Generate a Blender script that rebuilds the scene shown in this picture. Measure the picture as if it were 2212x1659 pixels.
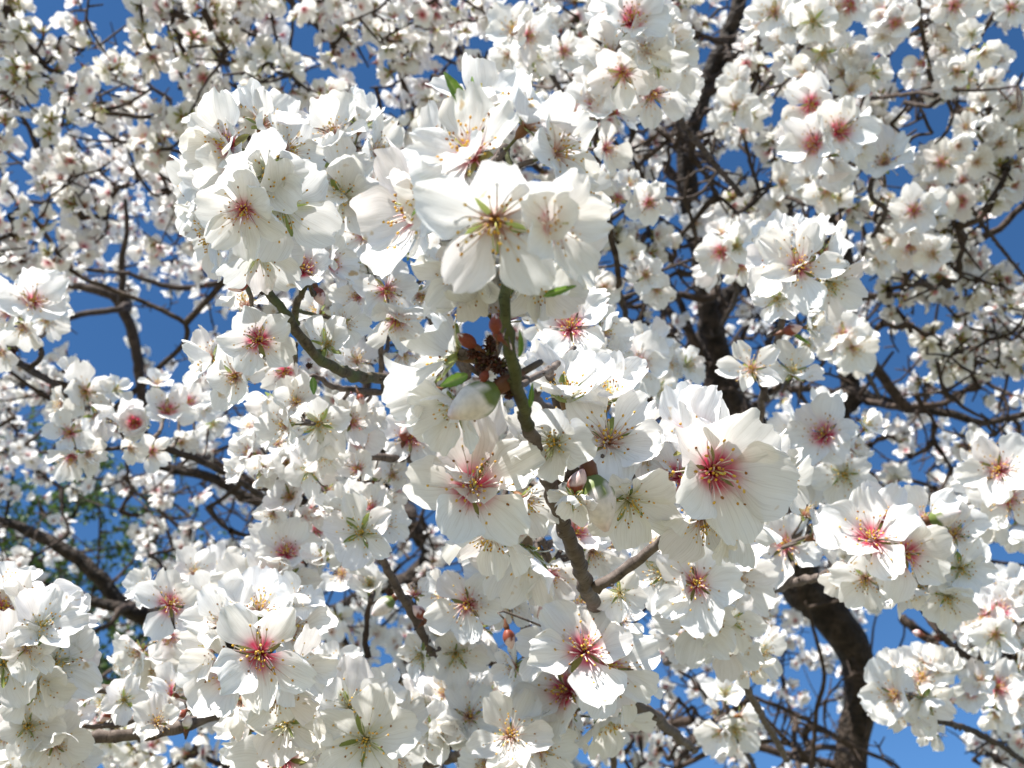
import bpy, math, random
import numpy as np
from mathutils import Vector, Matrix, noise

# ------------------------------------------------------------------ scene, camera, light
for o in list(bpy.data.objects):
    bpy.data.objects.remove(o)
S = bpy.context.scene
COL = S.collection
random.seed(7)
RNG = np.random.default_rng(11)
R = math.radians

CAMPOS = Vector((0, 0, 1.5))
PITCH = R(42)
TANH = math.tan(R(27))
cam = bpy.data.cameras.new('camera')
cam.sensor_width = 36
cam.lens = 18 / TANH
cam.clip_start = 0.02
cam.clip_end = 3000
cam.dof.use_dof = True
cam.dof.focus_distance = 0.38
cam.dof.aperture_fstop = 21
co = bpy.data.objects.new('camera', cam)
COL.objects.link(co)
co.location = CAMPOS
co.rotation_euler = (R(90) + PITCH, 0, 0)
S.camera = co

SUN_EL, SUN_AZ = R(48), R(218)      # azimuth clockwise from +Y: behind the camera, to the left
w = bpy.data.worlds.new('World')
S.world = w
w.use_nodes = True
nt = w.node_tree
bg = nt.nodes['Background']
sky = nt.nodes.new('ShaderNodeTexSky')
sky.sky_type = 'NISHITA'
sky.sun_disc = False
sky.sun_elevation = SUN_EL
sky.sun_rotation = SUN_AZ
sky.altitude = 1500
sky.air_density = 1.0
sky.dust_density = 0.2
sky.ozone_density = 3.0
hsv = nt.nodes.new('ShaderNodeHueSaturation'); hsv.inputs['Saturation'].default_value = 1.2
nt.links.new(sky.outputs[0], hsv.inputs['Color']); nt.links.new(hsv.outputs[0], bg.inputs[0])
bg.inputs[1].default_value = 0.075
sl = bpy.data.lights.new('sun', 'SUN')
sl.energy = 5.0
sl.angle = R(0.5)
sl.color = (1.0, 0.96, 0.9)
so = bpy.data.objects.new('sun', sl)
COL.objects.link(so)
sd = Vector((math.sin(SUN_AZ) * math.cos(SUN_EL), math.cos(SUN_AZ) * math.cos(SUN_EL), math.sin(SUN_EL)))
so.rotation_euler = sd.to_track_quat('Z', 'Y').to_euler()
so.location = sd * 20
S.view_settings.view_transform = 'Standard'
S.view_settings.look = 'None'
S.view_settings.gamma = 1
S.view_settings.exposure = 1.2

# ------------------------------------------------------------------ picture geometry -> points in the place
VR = Vector((1, 0, 0))
VF = Vector((0, math.cos(PITCH), math.sin(PITCH)))
VU = Vector((0, -math.sin(PITCH), math.cos(PITCH)))
def ray(u, v):
    return VF + VR * ((u - 1106) / 1106 * TANH) - VU * ((v - 829.5) / 1106 * TANH)
def P(u, v, d):
    return CAMPOS + ray(u, v) * d
K = TANH / 1106                       # metres per pixel at one metre
def proj(p):
    q = p - CAMPOS
    z = q.dot(VF)
    return (1106 + q.dot(VR) / z / K, 829.5 - q.dot(VU) / z / K, z)

# ------------------------------------------------------------------ materials
def new_mat(name):
    m = bpy.data.materials.new(name)
    m.use_nodes = True
    n = m.node_tree.nodes
    n.clear()
    out = n.new('ShaderNodeOutputMaterial')
    return m, n, m.node_tree.links, out

def petal_material():
    m, n, l, out = new_mat('almond_petal')
    at = n.new('ShaderNodeAttribute'); at.attribute_name = 'tint'
    uv = n.new('ShaderNodeUVMap')
    mp = n.new('ShaderNodeMapping'); mp.inputs['Scale'].default_value = (9, 1.3, 1)
    l.new(uv.outputs[0], mp.inputs[0])
    ns = n.new('ShaderNodeTexNoise'); ns.inputs['Scale'].default_value = 2.2; ns.inputs['Detail'].default_value = 3
    l.new(mp.outputs[0], ns.inputs[0])
    rp = n.new('ShaderNodeValToRGB')
    rp.color_ramp.elements[0].position = 0.3; rp.color_ramp.elements[0].color = (0.955, 0.95, 0.94, 1)
    rp.color_ramp.elements[1].position = 0.65; rp.color_ramp.elements[1].color = (1, 1, 1, 1)
    l.new(ns.outputs[0], rp.inputs[0])
    mx = n.new('ShaderNodeMix'); mx.data_type = 'RGBA'; mx.blend_type = 'MULTIPLY'; mx.inputs[0].default_value = 1
    l.new(at.outputs[0], mx.inputs[6]); l.new(rp.outputs[0], mx.inputs[7])
    # every petal a touch different: cream, cool or faintly rosy white
    oi = n.new('ShaderNodeObjectInfo'); vr = n.new('ShaderNodeValToRGB'); e = vr.color_ramp.elements
    e[0].position = 0; e[0].color = (0.97, 0.95, 0.91, 1); e[1].position = 1; e[1].color = (1, 0.95, 0.95, 1)
    q = e.new(0.4); q.color = (1, 1, 1, 1); q = e.new(0.8); q.color = (0.97, 0.985, 1, 1)
    l.new(oi.outputs['Random'], vr.inputs[0])
    m0 = n.new('ShaderNodeMix'); m0.data_type = 'RGBA'; m0.blend_type = 'MULTIPLY'; m0.inputs[0].default_value = 1
    l.new(mx.outputs[2], m0.inputs[6]); l.new(vr.outputs[0], m0.inputs[7])
    # fine veins running from the claw to the rim, and rare tan bruises
    sx = n.new('ShaderNodeMapping'); sx.inputs['Scale'].default_value = (26, 0.7, 1); l.new(uv.outputs[0], sx.inputs[0])
    vn = n.new('ShaderNodeTexNoise'); vn.inputs['Scale'].default_value = 1.6; vn.inputs['Detail'].default_value = 2; l.new(sx.outputs[0], vn.inputs[0])
    vc = n.new('ShaderNodeValToRGB'); e = vc.color_ramp.elements; e[0].position = 0.36; e[0].color = (0.90, 0.89, 0.88, 1); e[1].position = 0.47; e[1].color = (1, 1, 1, 1)
    l.new(vn.outputs[0], vc.inputs[0])
    m00 = n.new('ShaderNodeMix'); m00.data_type = 'RGBA'; m00.blend_type = 'MULTIPLY'; m00.inputs[0].default_value = 1
    l.new(m0.outputs[2], m00.inputs[6]); l.new(vc.outputs[0], m00.inputs[7])
    geo = n.new('ShaderNodeNewGeometry'); bn = n.new('ShaderNodeTexNoise'); bn.inputs['Scale'].default_value = 130; bn.inputs['Detail'].default_value = 2
    l.new(geo.outputs['Position'], bn.inputs[0])
    bc = n.new('ShaderNodeValToRGB'); e = bc.color_ramp.elements; e[0].position = 0.70; e[0].color = (0, 0, 0, 1); e[1].position = 0.76; e[1].color = (1, 1, 1, 1)
    l.new(bn.outputs[0], bc.inputs[0])
    mx = n.new('ShaderNodeMix'); mx.data_type = 'RGBA'; mx.inputs[7].default_value = (0.62, 0.48, 0.30, 1)
    l.new(bc.outputs[0], mx.inputs[0]); l.new(m00.outputs[2], mx.inputs[6])
    bp = n.new('ShaderNodeBump'); bp.inputs['Strength'].default_value = 0.25; bp.inputs['Distance'].default_value = 0.0005
    l.new(ns.outputs[0], bp.inputs['Height'])
    df = n.new('ShaderNodeBsdfDiffuse'); tr = n.new('ShaderNodeBsdfTranslucent')
    gl = n.new('ShaderNodeBsdfGlossy'); gl.inputs['Roughness'].default_value = 0.45
    gl.inputs['Color'].default_value = (0.9, 0.9, 0.9, 1)
    for s in (df, tr):
        l.new(mx.outputs[2], s.inputs['Color'])
    for s in (df, tr, gl):
        l.new(bp.outputs[0], s.inputs['Normal'])
    m1 = n.new('ShaderNodeMixShader'); m1.inputs[0].default_value = 0.36
    l.new(df.outputs[0], m1.inputs[1]); l.new(tr.outputs[0], m1.inputs[2])
    m2 = n.new('ShaderNodeMixShader'); m2.inputs[0].default_value = 0.03
    l.new(m1.outputs[0], m2.inputs[1]); l.new(gl.outputs[0], m2.inputs[2])
    l.new(m2.outputs[0], out.inputs[0])
    return m

def tint_material(name, rough=0.5, transl=0.0, spec=0.3):
    m, n, l, out = new_mat(name)
    at = n.new('ShaderNodeAttribute'); at.attribute_name = 'tint'
    b = n.new('ShaderNodeBsdfPrincipled')
    tc = n.new('ShaderNodeTexCoord')
    ns = n.new('ShaderNodeTexNoise'); ns.inputs['Scale'].default_value = 9; ns.inputs['Detail'].default_value = 3
    l.new(tc.outputs['Object'], ns.inputs[0])
    rp = n.new('ShaderNodeValToRGB')
    rp.color_ramp.elements[0].position = 0.3; rp.color_ramp.elements[0].color = (0.82, 0.82, 0.82, 1)
    rp.color_ramp.elements[1].position = 0.7; rp.color_ramp.elements[1].color = (1.06, 1.06, 1.06, 1)
    l.new(ns.outputs[0], rp.inputs[0])
    mx = n.new('ShaderNodeMix'); mx.data_type = 'RGBA'; mx.blend_type = 'MULTIPLY'; mx.inputs[0].default_value = 1
    l.new(at.outputs[0], mx.inputs[6]); l.new(rp.outputs[0], mx.inputs[7])
    l.new(mx.outputs[2], b.inputs['Base Color'])
    b.inputs['Roughness'].default_value = rough
    b.inputs['Specular IOR Level'].default_value = spec
    if transl > 0:
        tr = n.new('ShaderNodeBsdfTranslucent'); l.new(mx.outputs[2], tr.inputs[0])
        ms = n.new('ShaderNodeMixShader'); ms.inputs[0].default_value = transl
        l.new(b.outputs[0], ms.inputs[1]); l.new(tr.outputs[0], ms.inputs[2]); l.new(ms.outputs[0], out.inputs[0])
    else:
        l.new(b.outputs[0], out.inputs[0])
    return m

def bark_material(name, c1, c2, c3, scale, bump, dist):
    m, n, l, out = new_mat(name)
    tc = n.new('ShaderNodeTexCoord')
    n1 = n.new('ShaderNodeTexNoise'); n1.inputs['Scale'].default_value = scale; n1.inputs['Detail'].default_value = 8
    n1.inputs['Roughness'].default_value = 0.65
    n2 = n.new('ShaderNodeTexNoise'); n2.inputs['Scale'].default_value = scale * 0.22; n2.inputs['Detail'].default_value = 4
    vo = n.new('ShaderNodeTexVoronoi'); vo.inputs['Scale'].default_value = scale * 1.6
    uv = n.new('ShaderNodeUVMap')
    mp = n.new('ShaderNodeMapping'); mp.inputs['Scale'].default_value = (3, 22, 1)
    l.new(uv.outputs[0], mp.inputs[0])
    n3 = n.new('ShaderNodeTexNoise'); n3.inputs['Scale'].default_value = 1.0; n3.inputs['Detail'].default_value = 5
    l.new(mp.outputs[0], n3.inputs[0])
    for t in (n1, n2, vo):
        l.new(tc.outputs['Object'], t.inputs['Vector'])
    r1 = n.new('ShaderNodeValToRGB'); e = r1.color_ramp.elements
    e[0].position = 0.35; e[0].color = (*c1, 1); e[1].position = 0.68; e[1].color = (*c2, 1)
    l.new(n1.outputs[0], r1.inputs[0])
    r2 = n.new('ShaderNodeValToRGB'); e = r2.color_ramp.elements
    e[0].position = 0.48; e[0].color = (0, 0, 0, 1); e[1].position = 0.62; e[1].color = (1, 1, 1, 1)
    l.new(n2.outputs[0], r2.inputs[0])
    mx = n.new('ShaderNodeMix'); mx.data_type = 'RGBA'
    l.new(r2.outputs[0], mx.inputs[0]); l.new(r1.outputs[0], mx.inputs[6]); mx.inputs[7].default_value = (*c3, 1)
    # short cross-wise lenticels
    r3 = n.new('ShaderNodeValToRGB'); e = r3.color_ramp.elements
    e[0].position = 0.33; e[0].color = (0.45, 0.42, 0.4, 1); e[1].position = 0.42; e[1].color = (1, 1, 1, 1)
    l.new(n3.outputs[0], r3.inputs[0])
    mm = n.new('ShaderNodeMix'); mm.data_type = 'RGBA'; mm.blend_type = 'MULTIPLY'; mm.inputs[0].default_value = 1
    l.new(mx.outputs[2], mm.inputs[6]); l.new(r3.outputs[0], mm.inputs[7])
    ad = n.new('ShaderNodeMath'); ad.operation = 'MULTIPLY_ADD'; ad.inputs[1].default_value = 0.6
    l.new(vo.outputs['Distance'], ad.inputs[0]); l.new(n1.outputs[0], ad.inputs[2])
    bp = n.new('ShaderNodeBump'); bp.inputs['Strength'].default_value = bump; bp.inputs['Distance'].default_value = dist
    l.new(ad.outputs[0], bp.inputs['Height'])
    b = n.new('ShaderNodeBsdfPrincipled'); b.inputs['Roughness'].default_value = 0.75
    b.inputs['Specular IOR Level'].default_value = 0.25
    l.new(mm.outputs[2], b.inputs['Base Color']); l.new(bp.outputs[0], b.inputs['Normal'])
    l.new(b.outputs[0], out.inputs[0])
    return m

M_PETAL = petal_material()
M_TINT = tint_material('flower_parts', 0.45, 0.15)
M_GREEN = tint_material('green_tissue', 0.42, 0.35, 0.45)
M_TWIG = bark_material('young_bark', (0.045, 0.034, 0.022), (0.14, 0.11, 0.07), (0.09, 0.10, 0.04), 260, 0.6, 0.0007)
M_SHOOT = bark_material('green_shoot', (0.055, 0.060, 0.022), (0.105, 0.112, 0.042), (0.050, 0.038, 0.022), 240, 0.5, 0.0006)
M_GREY = bark_material('grey_bark', (0.06, 0.045, 0.038), (0.20, 0.16, 0.135), (0.11, 0.085, 0.07), 160, 0.6, 0.0008)
M_BARK = bark_material('old_bark', (0.008, 0.006, 0.004), (0.085, 0.062, 0.047), (0.024, 0.017, 0.013), 42, 1.0, 0.014)
M_LIMB = bark_material('limb_bark', (0.022, 0.014, 0.011), (0.095, 0.068, 0.052), (0.045, 0.032, 0.025), 70, 0.8, 0.003)

# ------------------------------------------------------------------ mesh helpers
class MB:
    """gathers verts, faces, uv and a pigment colour per vertex"""
    def __init__(s):
        s.v = []; s.f = []; s.c = []; s.uv = []; s.mi = []
    def add(s, v, f, c, uv=None, mi=0):
        b = len(s.v)
        s.v += [tuple(x) for x in v]
        s.f += [tuple(i + b for i in q) for q in f]
        s.c += [tuple(x) for x in c]
        s.uv += uv if uv is not None else [(0, 0)] * len(v)
        s.mi += [mi] * len(f)
    def mesh(s, name, mats, smooth=True):
        me = bpy.data.meshes.new(name)
        me.from_pydata(s.v, [], s.f)
        for m in mats:
            me.materials.append(m)
        a = me.color_attributes.new('tint', 'FLOAT_COLOR', 'POINT')
        arr = np.ones((len(s.v), 4), np.float32); arr[:, :3] = np.array(s.c, np.float32).reshape(-1, 3)
        a.data.foreach_set('color', arr.ravel())
        ul = me.uv_layers.new(name='UVMap')
        li = np.empty(len(me.loops), np.int32); me.loops.foreach_get('vertex_index', li)
        ul.data.foreach_set('uv', np.array(s.uv, np.float32).reshape(-1, 2)[li].ravel())
        me.polygons.foreach_set('material_index', np.array(s.mi, np.int32))
        me.polygons.foreach_set('use_smooth', np.full(len(me.polygons), smooth))
        me.update()
        return me

def link(name, data, parent=None, mat=None):
    o = bpy.data.objects.new(name, data)
    COL.objects.link(o)
    if parent is not None:
        o.parent = parent
    if mat is not None:
        o.matrix_local = mat
    return o

def tag(o, label=None, cat=None, group=None, kind=None):
    if label: o['label'] = label
    if cat: o['category'] = cat
    if group: o['group'] = group
    if kind: o['kind'] = kind
    return o

def lerp(a, b, t): return a + (b - a) * t
def mixc(a, b, t):
    t = max(0.0, min(1.0, t))
    return tuple(x + (y - x) * t for x, y in zip(a, b))
def frame(n, spin=0.0):
    n = n.normalized()
    a = Vector((0.31, 0.2, 0.93)) if abs(n.z) < 0.9 else Vector((1, 0, 0))
    x = a.cross(n).normalized(); y = n.cross(x)
    m = Matrix((x, y, n)).transposed().to_4x4()
    return m @ Matrix.Rotation(spin, 4, 'Z')

def grid_faces(nu, nv, wrap=False):
    f = []
    for j in range(nv - 1):
        for i in range(nu if wrap else nu - 1):
            a = j * nu + i; b = j * nu + (i + 1) % nu
            f.append((a, b, b + nu, a + nu))
    return f

def smooth_path(pts, rad, step):
    """Catmull-Rom through pts -> list of (point, radius)"""
    n = len(pts); out = []
    for i in range(n - 1):
        p0 = pts[max(0, i - 1)]; p1 = pts[i]; p2 = pts[i + 1]; p3 = pts[min(n - 1, i + 2)]
        k = max(2, int((p2 - p1).length / step) + 1)
        for j in range(k):
            t = j / k
            q = 0.5 * ((2 * p1) + (p2 - p0) * t + (2 * p0 - 5 * p1 + 4 * p2 - p3) * t * t + (3 * p1 - p0 - 3 * p2 + p3) * t ** 3)
            out.append((q, lerp(rad[i], rad[i + 1], t)))
    out.append((pts[-1], rad[-1]))
    return out

def tube(mb, path, sides=8, lump=0.0, lumpscale=60, knots=0.0, wander=0.0, cap=True, col=(1, 1, 1), mi=0, seed=0):
    """a tapering uneven stem along path = [(point, radius)]"""
    n = len(path)
    pts = [p for p, _ in path]
    if wander:
        q = []
        for i, (p, r) in enumerate(path):
            o = noise.noise_vector(p * (0.18 / max(r, 1e-4)) + Vector((seed, 0, 0))) * r * wander
            q.append(p + o * (0 if i in (0, n - 1) else 1))
        pts = q
    ref = Vector((0.3, 0.5, 0.8)); v = []; uv = []; L = 0.0
    prev = None
    for i in range(n):
        t = (pts[min(n - 1, i + 1)] - pts[max(0, i - 1)]).normalized()
        if prev is None:
            x = t.cross(ref).normalized()
        else:
            x = (prev - t * prev.dot(t)).normalized()
        prev = x; y = t.cross(x)
        r = path[i][1]
        if i: L += (pts[i] - pts[i - 1]).length
        kn = 1.0
        if knots:
            ph = L / (r * 9) + seed
            kn += knots * max(0, math.cos(ph * 2 * math.pi)) ** 8
        for k in range(sides):
            a = 2 * math.pi * k / sides
            d = x * math.cos(a) + y * math.sin(a)
            rr = r * kn
            if lump:
                rr *= 1 + lump * noise.noise((pts[i] + d * r) * lumpscale)
            v.append(pts[i] + d * rr)
            uv.append((k / sides, L / (r * 6 + 1e-5) * 0.12 if False else L * 60))
    f = grid_faces(sides, n, True)
    if cap:
        v.append(pts[-1] + (pts[-1] - pts[-2]).normalized() * path[-1][1] * 0.5); uv.append((0, L * 60))
        b = (n - 1) * sides
        f += [(b + k, b + (k + 1) % sides, len(v) - 1) for k in range(sides)]
        v.append(pts[0] + (pts[0] - pts[1]).normalized() * path[0][1] * 0.5); uv.append((0, 0))
        f += [((k + 1) % sides, k, len(v) - 1) for k in range(sides)]
    mb.add(v, f, [col] * len(v), uv, mi)

# ------------------------------------------------------------------ petals, stamens, sepals
WHITE = (0.90, 0.897, 0.885)
def petal_colour(t, red, s=0.0):
    base = mixc((0.66, 0.64, 0.34), (0.66, 0.025, 0.11), min(1, red * 1.6))
    ext = 0.035 + 0.10 * red + (0.05 if red > .9 else 0)
    a = math.exp(-max(0, t - ext) / (0.035 + 0.045 * red))
    return mixc(WHITE, base, a * (0.35 + 0.62 * red) * (1 - 0.25 * abs(s)))

def petal_arrays(seed, ns, nt_, red, width=0.92, curl=0.2, cup=0.25, ruffle=0.06, notch=0.09, fold=0.0):
    rd = random.Random(seed)
    ph = [rd.uniform(0, 6.28) for _ in range(6)]
    fr = rd.uniform(3.0, 5.2)
    W = 0.5 * width * rd.uniform(0.92, 1.08)
    skew = rd.uniform(-0.12, 0.12)
    v = []; c = []; uv = []
    for j in range(nt_):
        t = j / (nt_ - 1)
        k = min(1, t / 0.66); k = k * k * (3 - 2 * k)
        w0 = W * (0.11 + 0.89 * k) * (1 - 0.16 * t ** 5)
        for i in range(ns):
            s = -1 + 2 * i / (ns - 1)
            edge = 0.02 * math.sin(s * 6 + ph[0]) + 0.018 * math.sin(s * 12 + ph[1]) + (0.010 * math.sin(s * 23 + ph[2]) if ns > 8 else 0)
            y = t * (1 - 0.25 * abs(s) ** 3 * t - notch * math.exp(-((s - skew) / 0.16) ** 2) * t ** 4 + edge * t ** 3)
            x = w0 * s * (1 + 0.05 * math.sin(t * 9 + ph[3] + s) * abs(s)) + skew * t * t * 0.35
            # bend along the length
            z = curl * (y * y) * 0.6 - curl * 0.25 * y
            z += cup * (s * s) * w0 * (0.5 + 0.5 * t)
            z += ruffle * t * t * (math.sin(fr * s + ph[4]) + 0.6 * math.sin(fr * 2.1 * s + ph[5]) * t * abs(s) ** .5)
            z += 0.022 * noise.noise(Vector((x * 6, y * 4, seed)))
            if ns > 8: z += 0.035 * noise.noise(Vector((s * 5.5, t * 3, seed * 1.7))) * t * t + 0.016 * math.sin(s * 11 + ph[0]) * t ** 5
            z += fold * max(0, s * t - 0.35) * 1.2
            v.append((x, y, z)); c.append(petal_colour(t, red, s)); uv.append(((s + 1) / 2 + seed * 0.37, t))
    return v, grid_faces(ns, nt_), c, uv

GREENS = ((0.26, 0.34, 0.08), (0.30, 0.38, 0.11))
REDS = ((0.22, 0.035, 0.03), (0.17, 0.06, 0.03))
def sepal_arrays(seed, ns=4, nt_=6, redness=0.2):
    rd = random.Random(seed)
    v = []; c = []; uv = []
    for j in range(nt_):
        t = j / (nt_ - 1)
        w0 = 0.115 * math.sin(math.pi * min(1, (t * 0.86 + 0.13))) ** 0.7 + 0.004
        for i in range(ns):
            s = -1 + 2 * i / (ns - 1)
            v.append((w0 * s, t * 0.50, 0.02 * t + 0.05 * s * s * t + 0.05 * t * t))
            c.append(mixc(GREENS[seed % 2], REDS[0], redness * (1.1 - 0.5 * t) + 0.08 * abs(s)))
            uv.append((s, t))
    return v, grid_faces(ns, nt_), c, uv

def ball(c0, rx, rz, axis, seg=5, rings=3):
    m = frame(axis).to_3x3()
    v = [c0 + m @ Vector((0, 0, rz))]
    for j in range(1, rings + 1):
        a = math.pi * j / (rings + 1)
        for k in range(seg):
            b = 2 * math.pi * k / seg
            v.append(c0 + m @ Vector((rx * math.sin(a) * math.cos(b), rx * math.sin(a) * math.sin(b), rz * math.cos(a))))
    v.append(c0 + m @ Vector((0, 0, -rz)))
    f = [(0, 1 + k, 1 + (k + 1) % seg) for k in range(seg)]
    for j in range(rings - 1):
        for k in range(seg):
            a = 1 + j * seg + k; b = 1 + j * seg + (k + 1) % seg
            f.append((a, a + seg, b + seg, b))
    e = len(v) - 1; b0 = 1 + (rings - 1) * seg
    f += [(b0 + k, e, b0 + (k + 1) % seg) for k in range(seg)]
    return v, f

def stamens(mb, seed, red, n=30, rad=0.0100, seg=4, anther=True, spread=1.0, sides=4):
    rd = random.Random(seed * 31 + 5)
    root = mixc((0.70, 0.66, 0.36), (0.68, 0.03, 0.12), min(1, red * 1.5))
    tip = mixc((0.86, 0.85, 0.76), (0.88, 0.70, 0.70), red * 0.4)
    for i in range(n):
        az = i * 2.39996 + rd.uniform(-.3, .3)
        inner = i / n
        el = lerp(R(82), R(24 + 14 * (1 - spread)), inner ** 0.8) + rd.uniform(-.12, .12)
        ln = lerp(0.33, 0.60, inner ** 0.7) * rd.uniform(0.82, 1.12)
        b = Vector((math.cos(az), math.sin(az), 0)) * (0.03 + 0.055 * inner) + Vector((0, 0, -0.05))
        d = Vector((math.cos(az) * math.cos(el), math.sin(az) * math.cos(el), math.sin(el)))
        side = d.cross(Vector((0, 0, 1))).normalized() * rd.uniform(-.12, .12)
        path = []
        for k in range(seg + 1):
            t = k / seg
            p = b + d * (ln * t) + Vector((0, 0, -0.10 * t * t * ln * inner + 0.10 * math.sin(t * 3.1) * ln)) + side * t * t
            path.append((p, rad * (1.25 - 0.4 * t)))
        base = len(mb.v)
        tube(mb, path, sides=sides, cap=False, col=(1, 1, 1), mi=0)
        for k in range(seg + 1):
            t = k / seg
            cc = mixc(root, tip, (t - 0.12) * 1.7)
            for q in range(sides):
                mb.c[base + k * sides + q] = cc
        if anther:
            cc = rd.choice([(0.80, 0.50, 0.07), (0.85, 0.58, 0.12), (0.70, 0.38, 0.05), (0.75, 0.45, 0.06), (0.34, 0.14, 0.03)])
            av, af = ball(path[-1][0], 0.021, 0.030, d + Vector((rd.uniform(-1, 1), rd.uniform(-1, 1), rd.uniform(-1, 1))) * 0.7, 5, 2)
            mb.add(av, af, [cc] * len(av), None, 0)
    # a crowd of short stamens over the throat
    if sides == 4:
        for i in range(9):
            az = i * 2.4; q = Vector((math.cos(az), math.sin(az), 0)) * rd.uniform(.02, .11) + Vector((0, 0, rd.uniform(.16, .30)))
            av, af = ball(q, 0.020, 0.030, Vector((rd.uniform(-1, 1), rd.uniform(-1, 1), 1)), 5, 2)
            mb.add(av, af, [rd.choice([(0.80, 0.52, 0.07), (0.78, 0.46, 0.05), (.62, .34, .05)])] * len(av), None, 0)
    # pistil
    path = [(Vector((0, 0, -0.05)), 0.016), (Vector((0.01, 0, 0.2)), 0.011), (Vector((0.02, 0.01, 0.42)), 0.010)]
    base = len(mb.v); tube(mb, path, sides=5, col=(0.55, 0.55, 0.18))
    av, af = ball(path[-1][0], 0.02, 0.014, Vector((0, 0, 1)), 5, 2); mb.add(av, af, [(0.62, 0.52, 0.10)] * len(av))

def cup(mb, red, seed=0, pedicel=True, sides=10):
    """the calyx cup behind the petals with its throat in front"""
    thr = mixc((0.60, 0.55, 0.16), (0.70, 0.035, 0.08), min(1, red * 1.4))
    outc = mixc((0.20, 0.16, 0.045), (0.26, 0.045, 0.03), 0.35 + 0.4 * red)
    prof = [(0.02, -0.09, thr), (0.07, -0.07, thr), (0.105, 0.0, thr), (0.118, -0.01, outc), (0.105, -0.12, outc), (0.085, -0.22, outc), (0.04, -0.30, outc), (0.030, -0.34, (0.13, 0.12, 0.04))]
    if pedicel:
        prof += [(0.028, -0.50, (0.12, 0.13, 0.04)), (0.034, -0.66, (0.10, 0.07, 0.03))]
    v = []; c = []
    for r, z, cc in prof:
        for k in range(sides):
            a = 2 * math.pi * k / sides
            v.append((r * math.cos(a), r * math.sin(a), z)); c.append(cc)
    mb.add(v, grid_faces(sides, len(prof), True), c)

# shared mesh data -------------------------------------------------
REDLV = (0.0, 0.35, 0.7, 1.0)
NP = 12
PET = {}
for ri, rv in enumerate(REDLV):
    for k in range(NP):
        rd = random.Random(k * 7 + 3)
        v, f, c, uv = petal_arrays(k, 17, 14, rv, width=rd.uniform(0.76, 1.0), curl=rd.uniform(-0.25, 0.55), cup=rd.uniform(0.1, 0.55),
                                   ruffle=rd.uniform(0.03, 0.11), notch=rd.uniform(0.02, 0.11), fold=(rd.uniform(-0.9, 0.9) if k > 6 else 0))
        mb = MB(); mb.add(v, f, c, uv); PET[ri, k] = mb.mesh('petal', [M_PETAL])
PETLO = {}
for ri, rv in enumerate(REDLV):
    for k in range(6):
        rd = random.Random(k * 5 + 1)
        v, f, c, uv = petal_arrays(k + 40, 5, 6, rv, width=rd.uniform(0.72, 0.92), curl=rd.uniform(-0.2, 0.6), cup=rd.uniform(0.15, 0.6), ruffle=rd.uniform(0.03, 0.08), notch=0.1)
        mb = MB(); mb.add(v, f, c, uv); PETLO[ri, k] = mb.mesh('petal', [M_PETAL])
SEP = []
for rr in (0.05, 0.35, 0.9):
    v, f, c, uv = sepal_arrays(3, redness=rr); mb = MB(); mb.add(v, f, c, uv); SEP.append(mb.mesh('sepal', [M_GREEN]))
STA = {}; CUP = {}; CORE = {}
for ri, rv in enumerate(REDLV):
    mb = MB(); cup(mb, rv); CUP[ri] = mb.mesh('calyx', [M_TINT])
    for k in range(3):
        mb = MB(); stamens(mb, k, rv, n=(32, 38, 28)[k], spread=(1, 0.9, 0.4)[k]); STA[ri, k] = mb.mesh('stamens', [M_TINT])
    mb = MB(); cup(mb, rv, pedicel=True, sides=6)
    stamens(mb, 9, rv, n=13, rad=0.014, seg=2, sides=3)
    for q in range(5):
        a = R(36 + 72 * q)
        v, f, c, uv = sepal_arrays(3, 3, 4, redness=0.3)
        m = Matrix.Rotation(a, 3, 'Z'); mb.add([m @ Vector(x) + m @ Vector((0, 0.08, -0.03)) for x in v], f, c, uv)
    CORE[ri] = mb.mesh('blossom', [M_TINT])

def red_index(r):
    return min(range(4), key=lambda i: abs(REDLV[i] - r))

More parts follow.
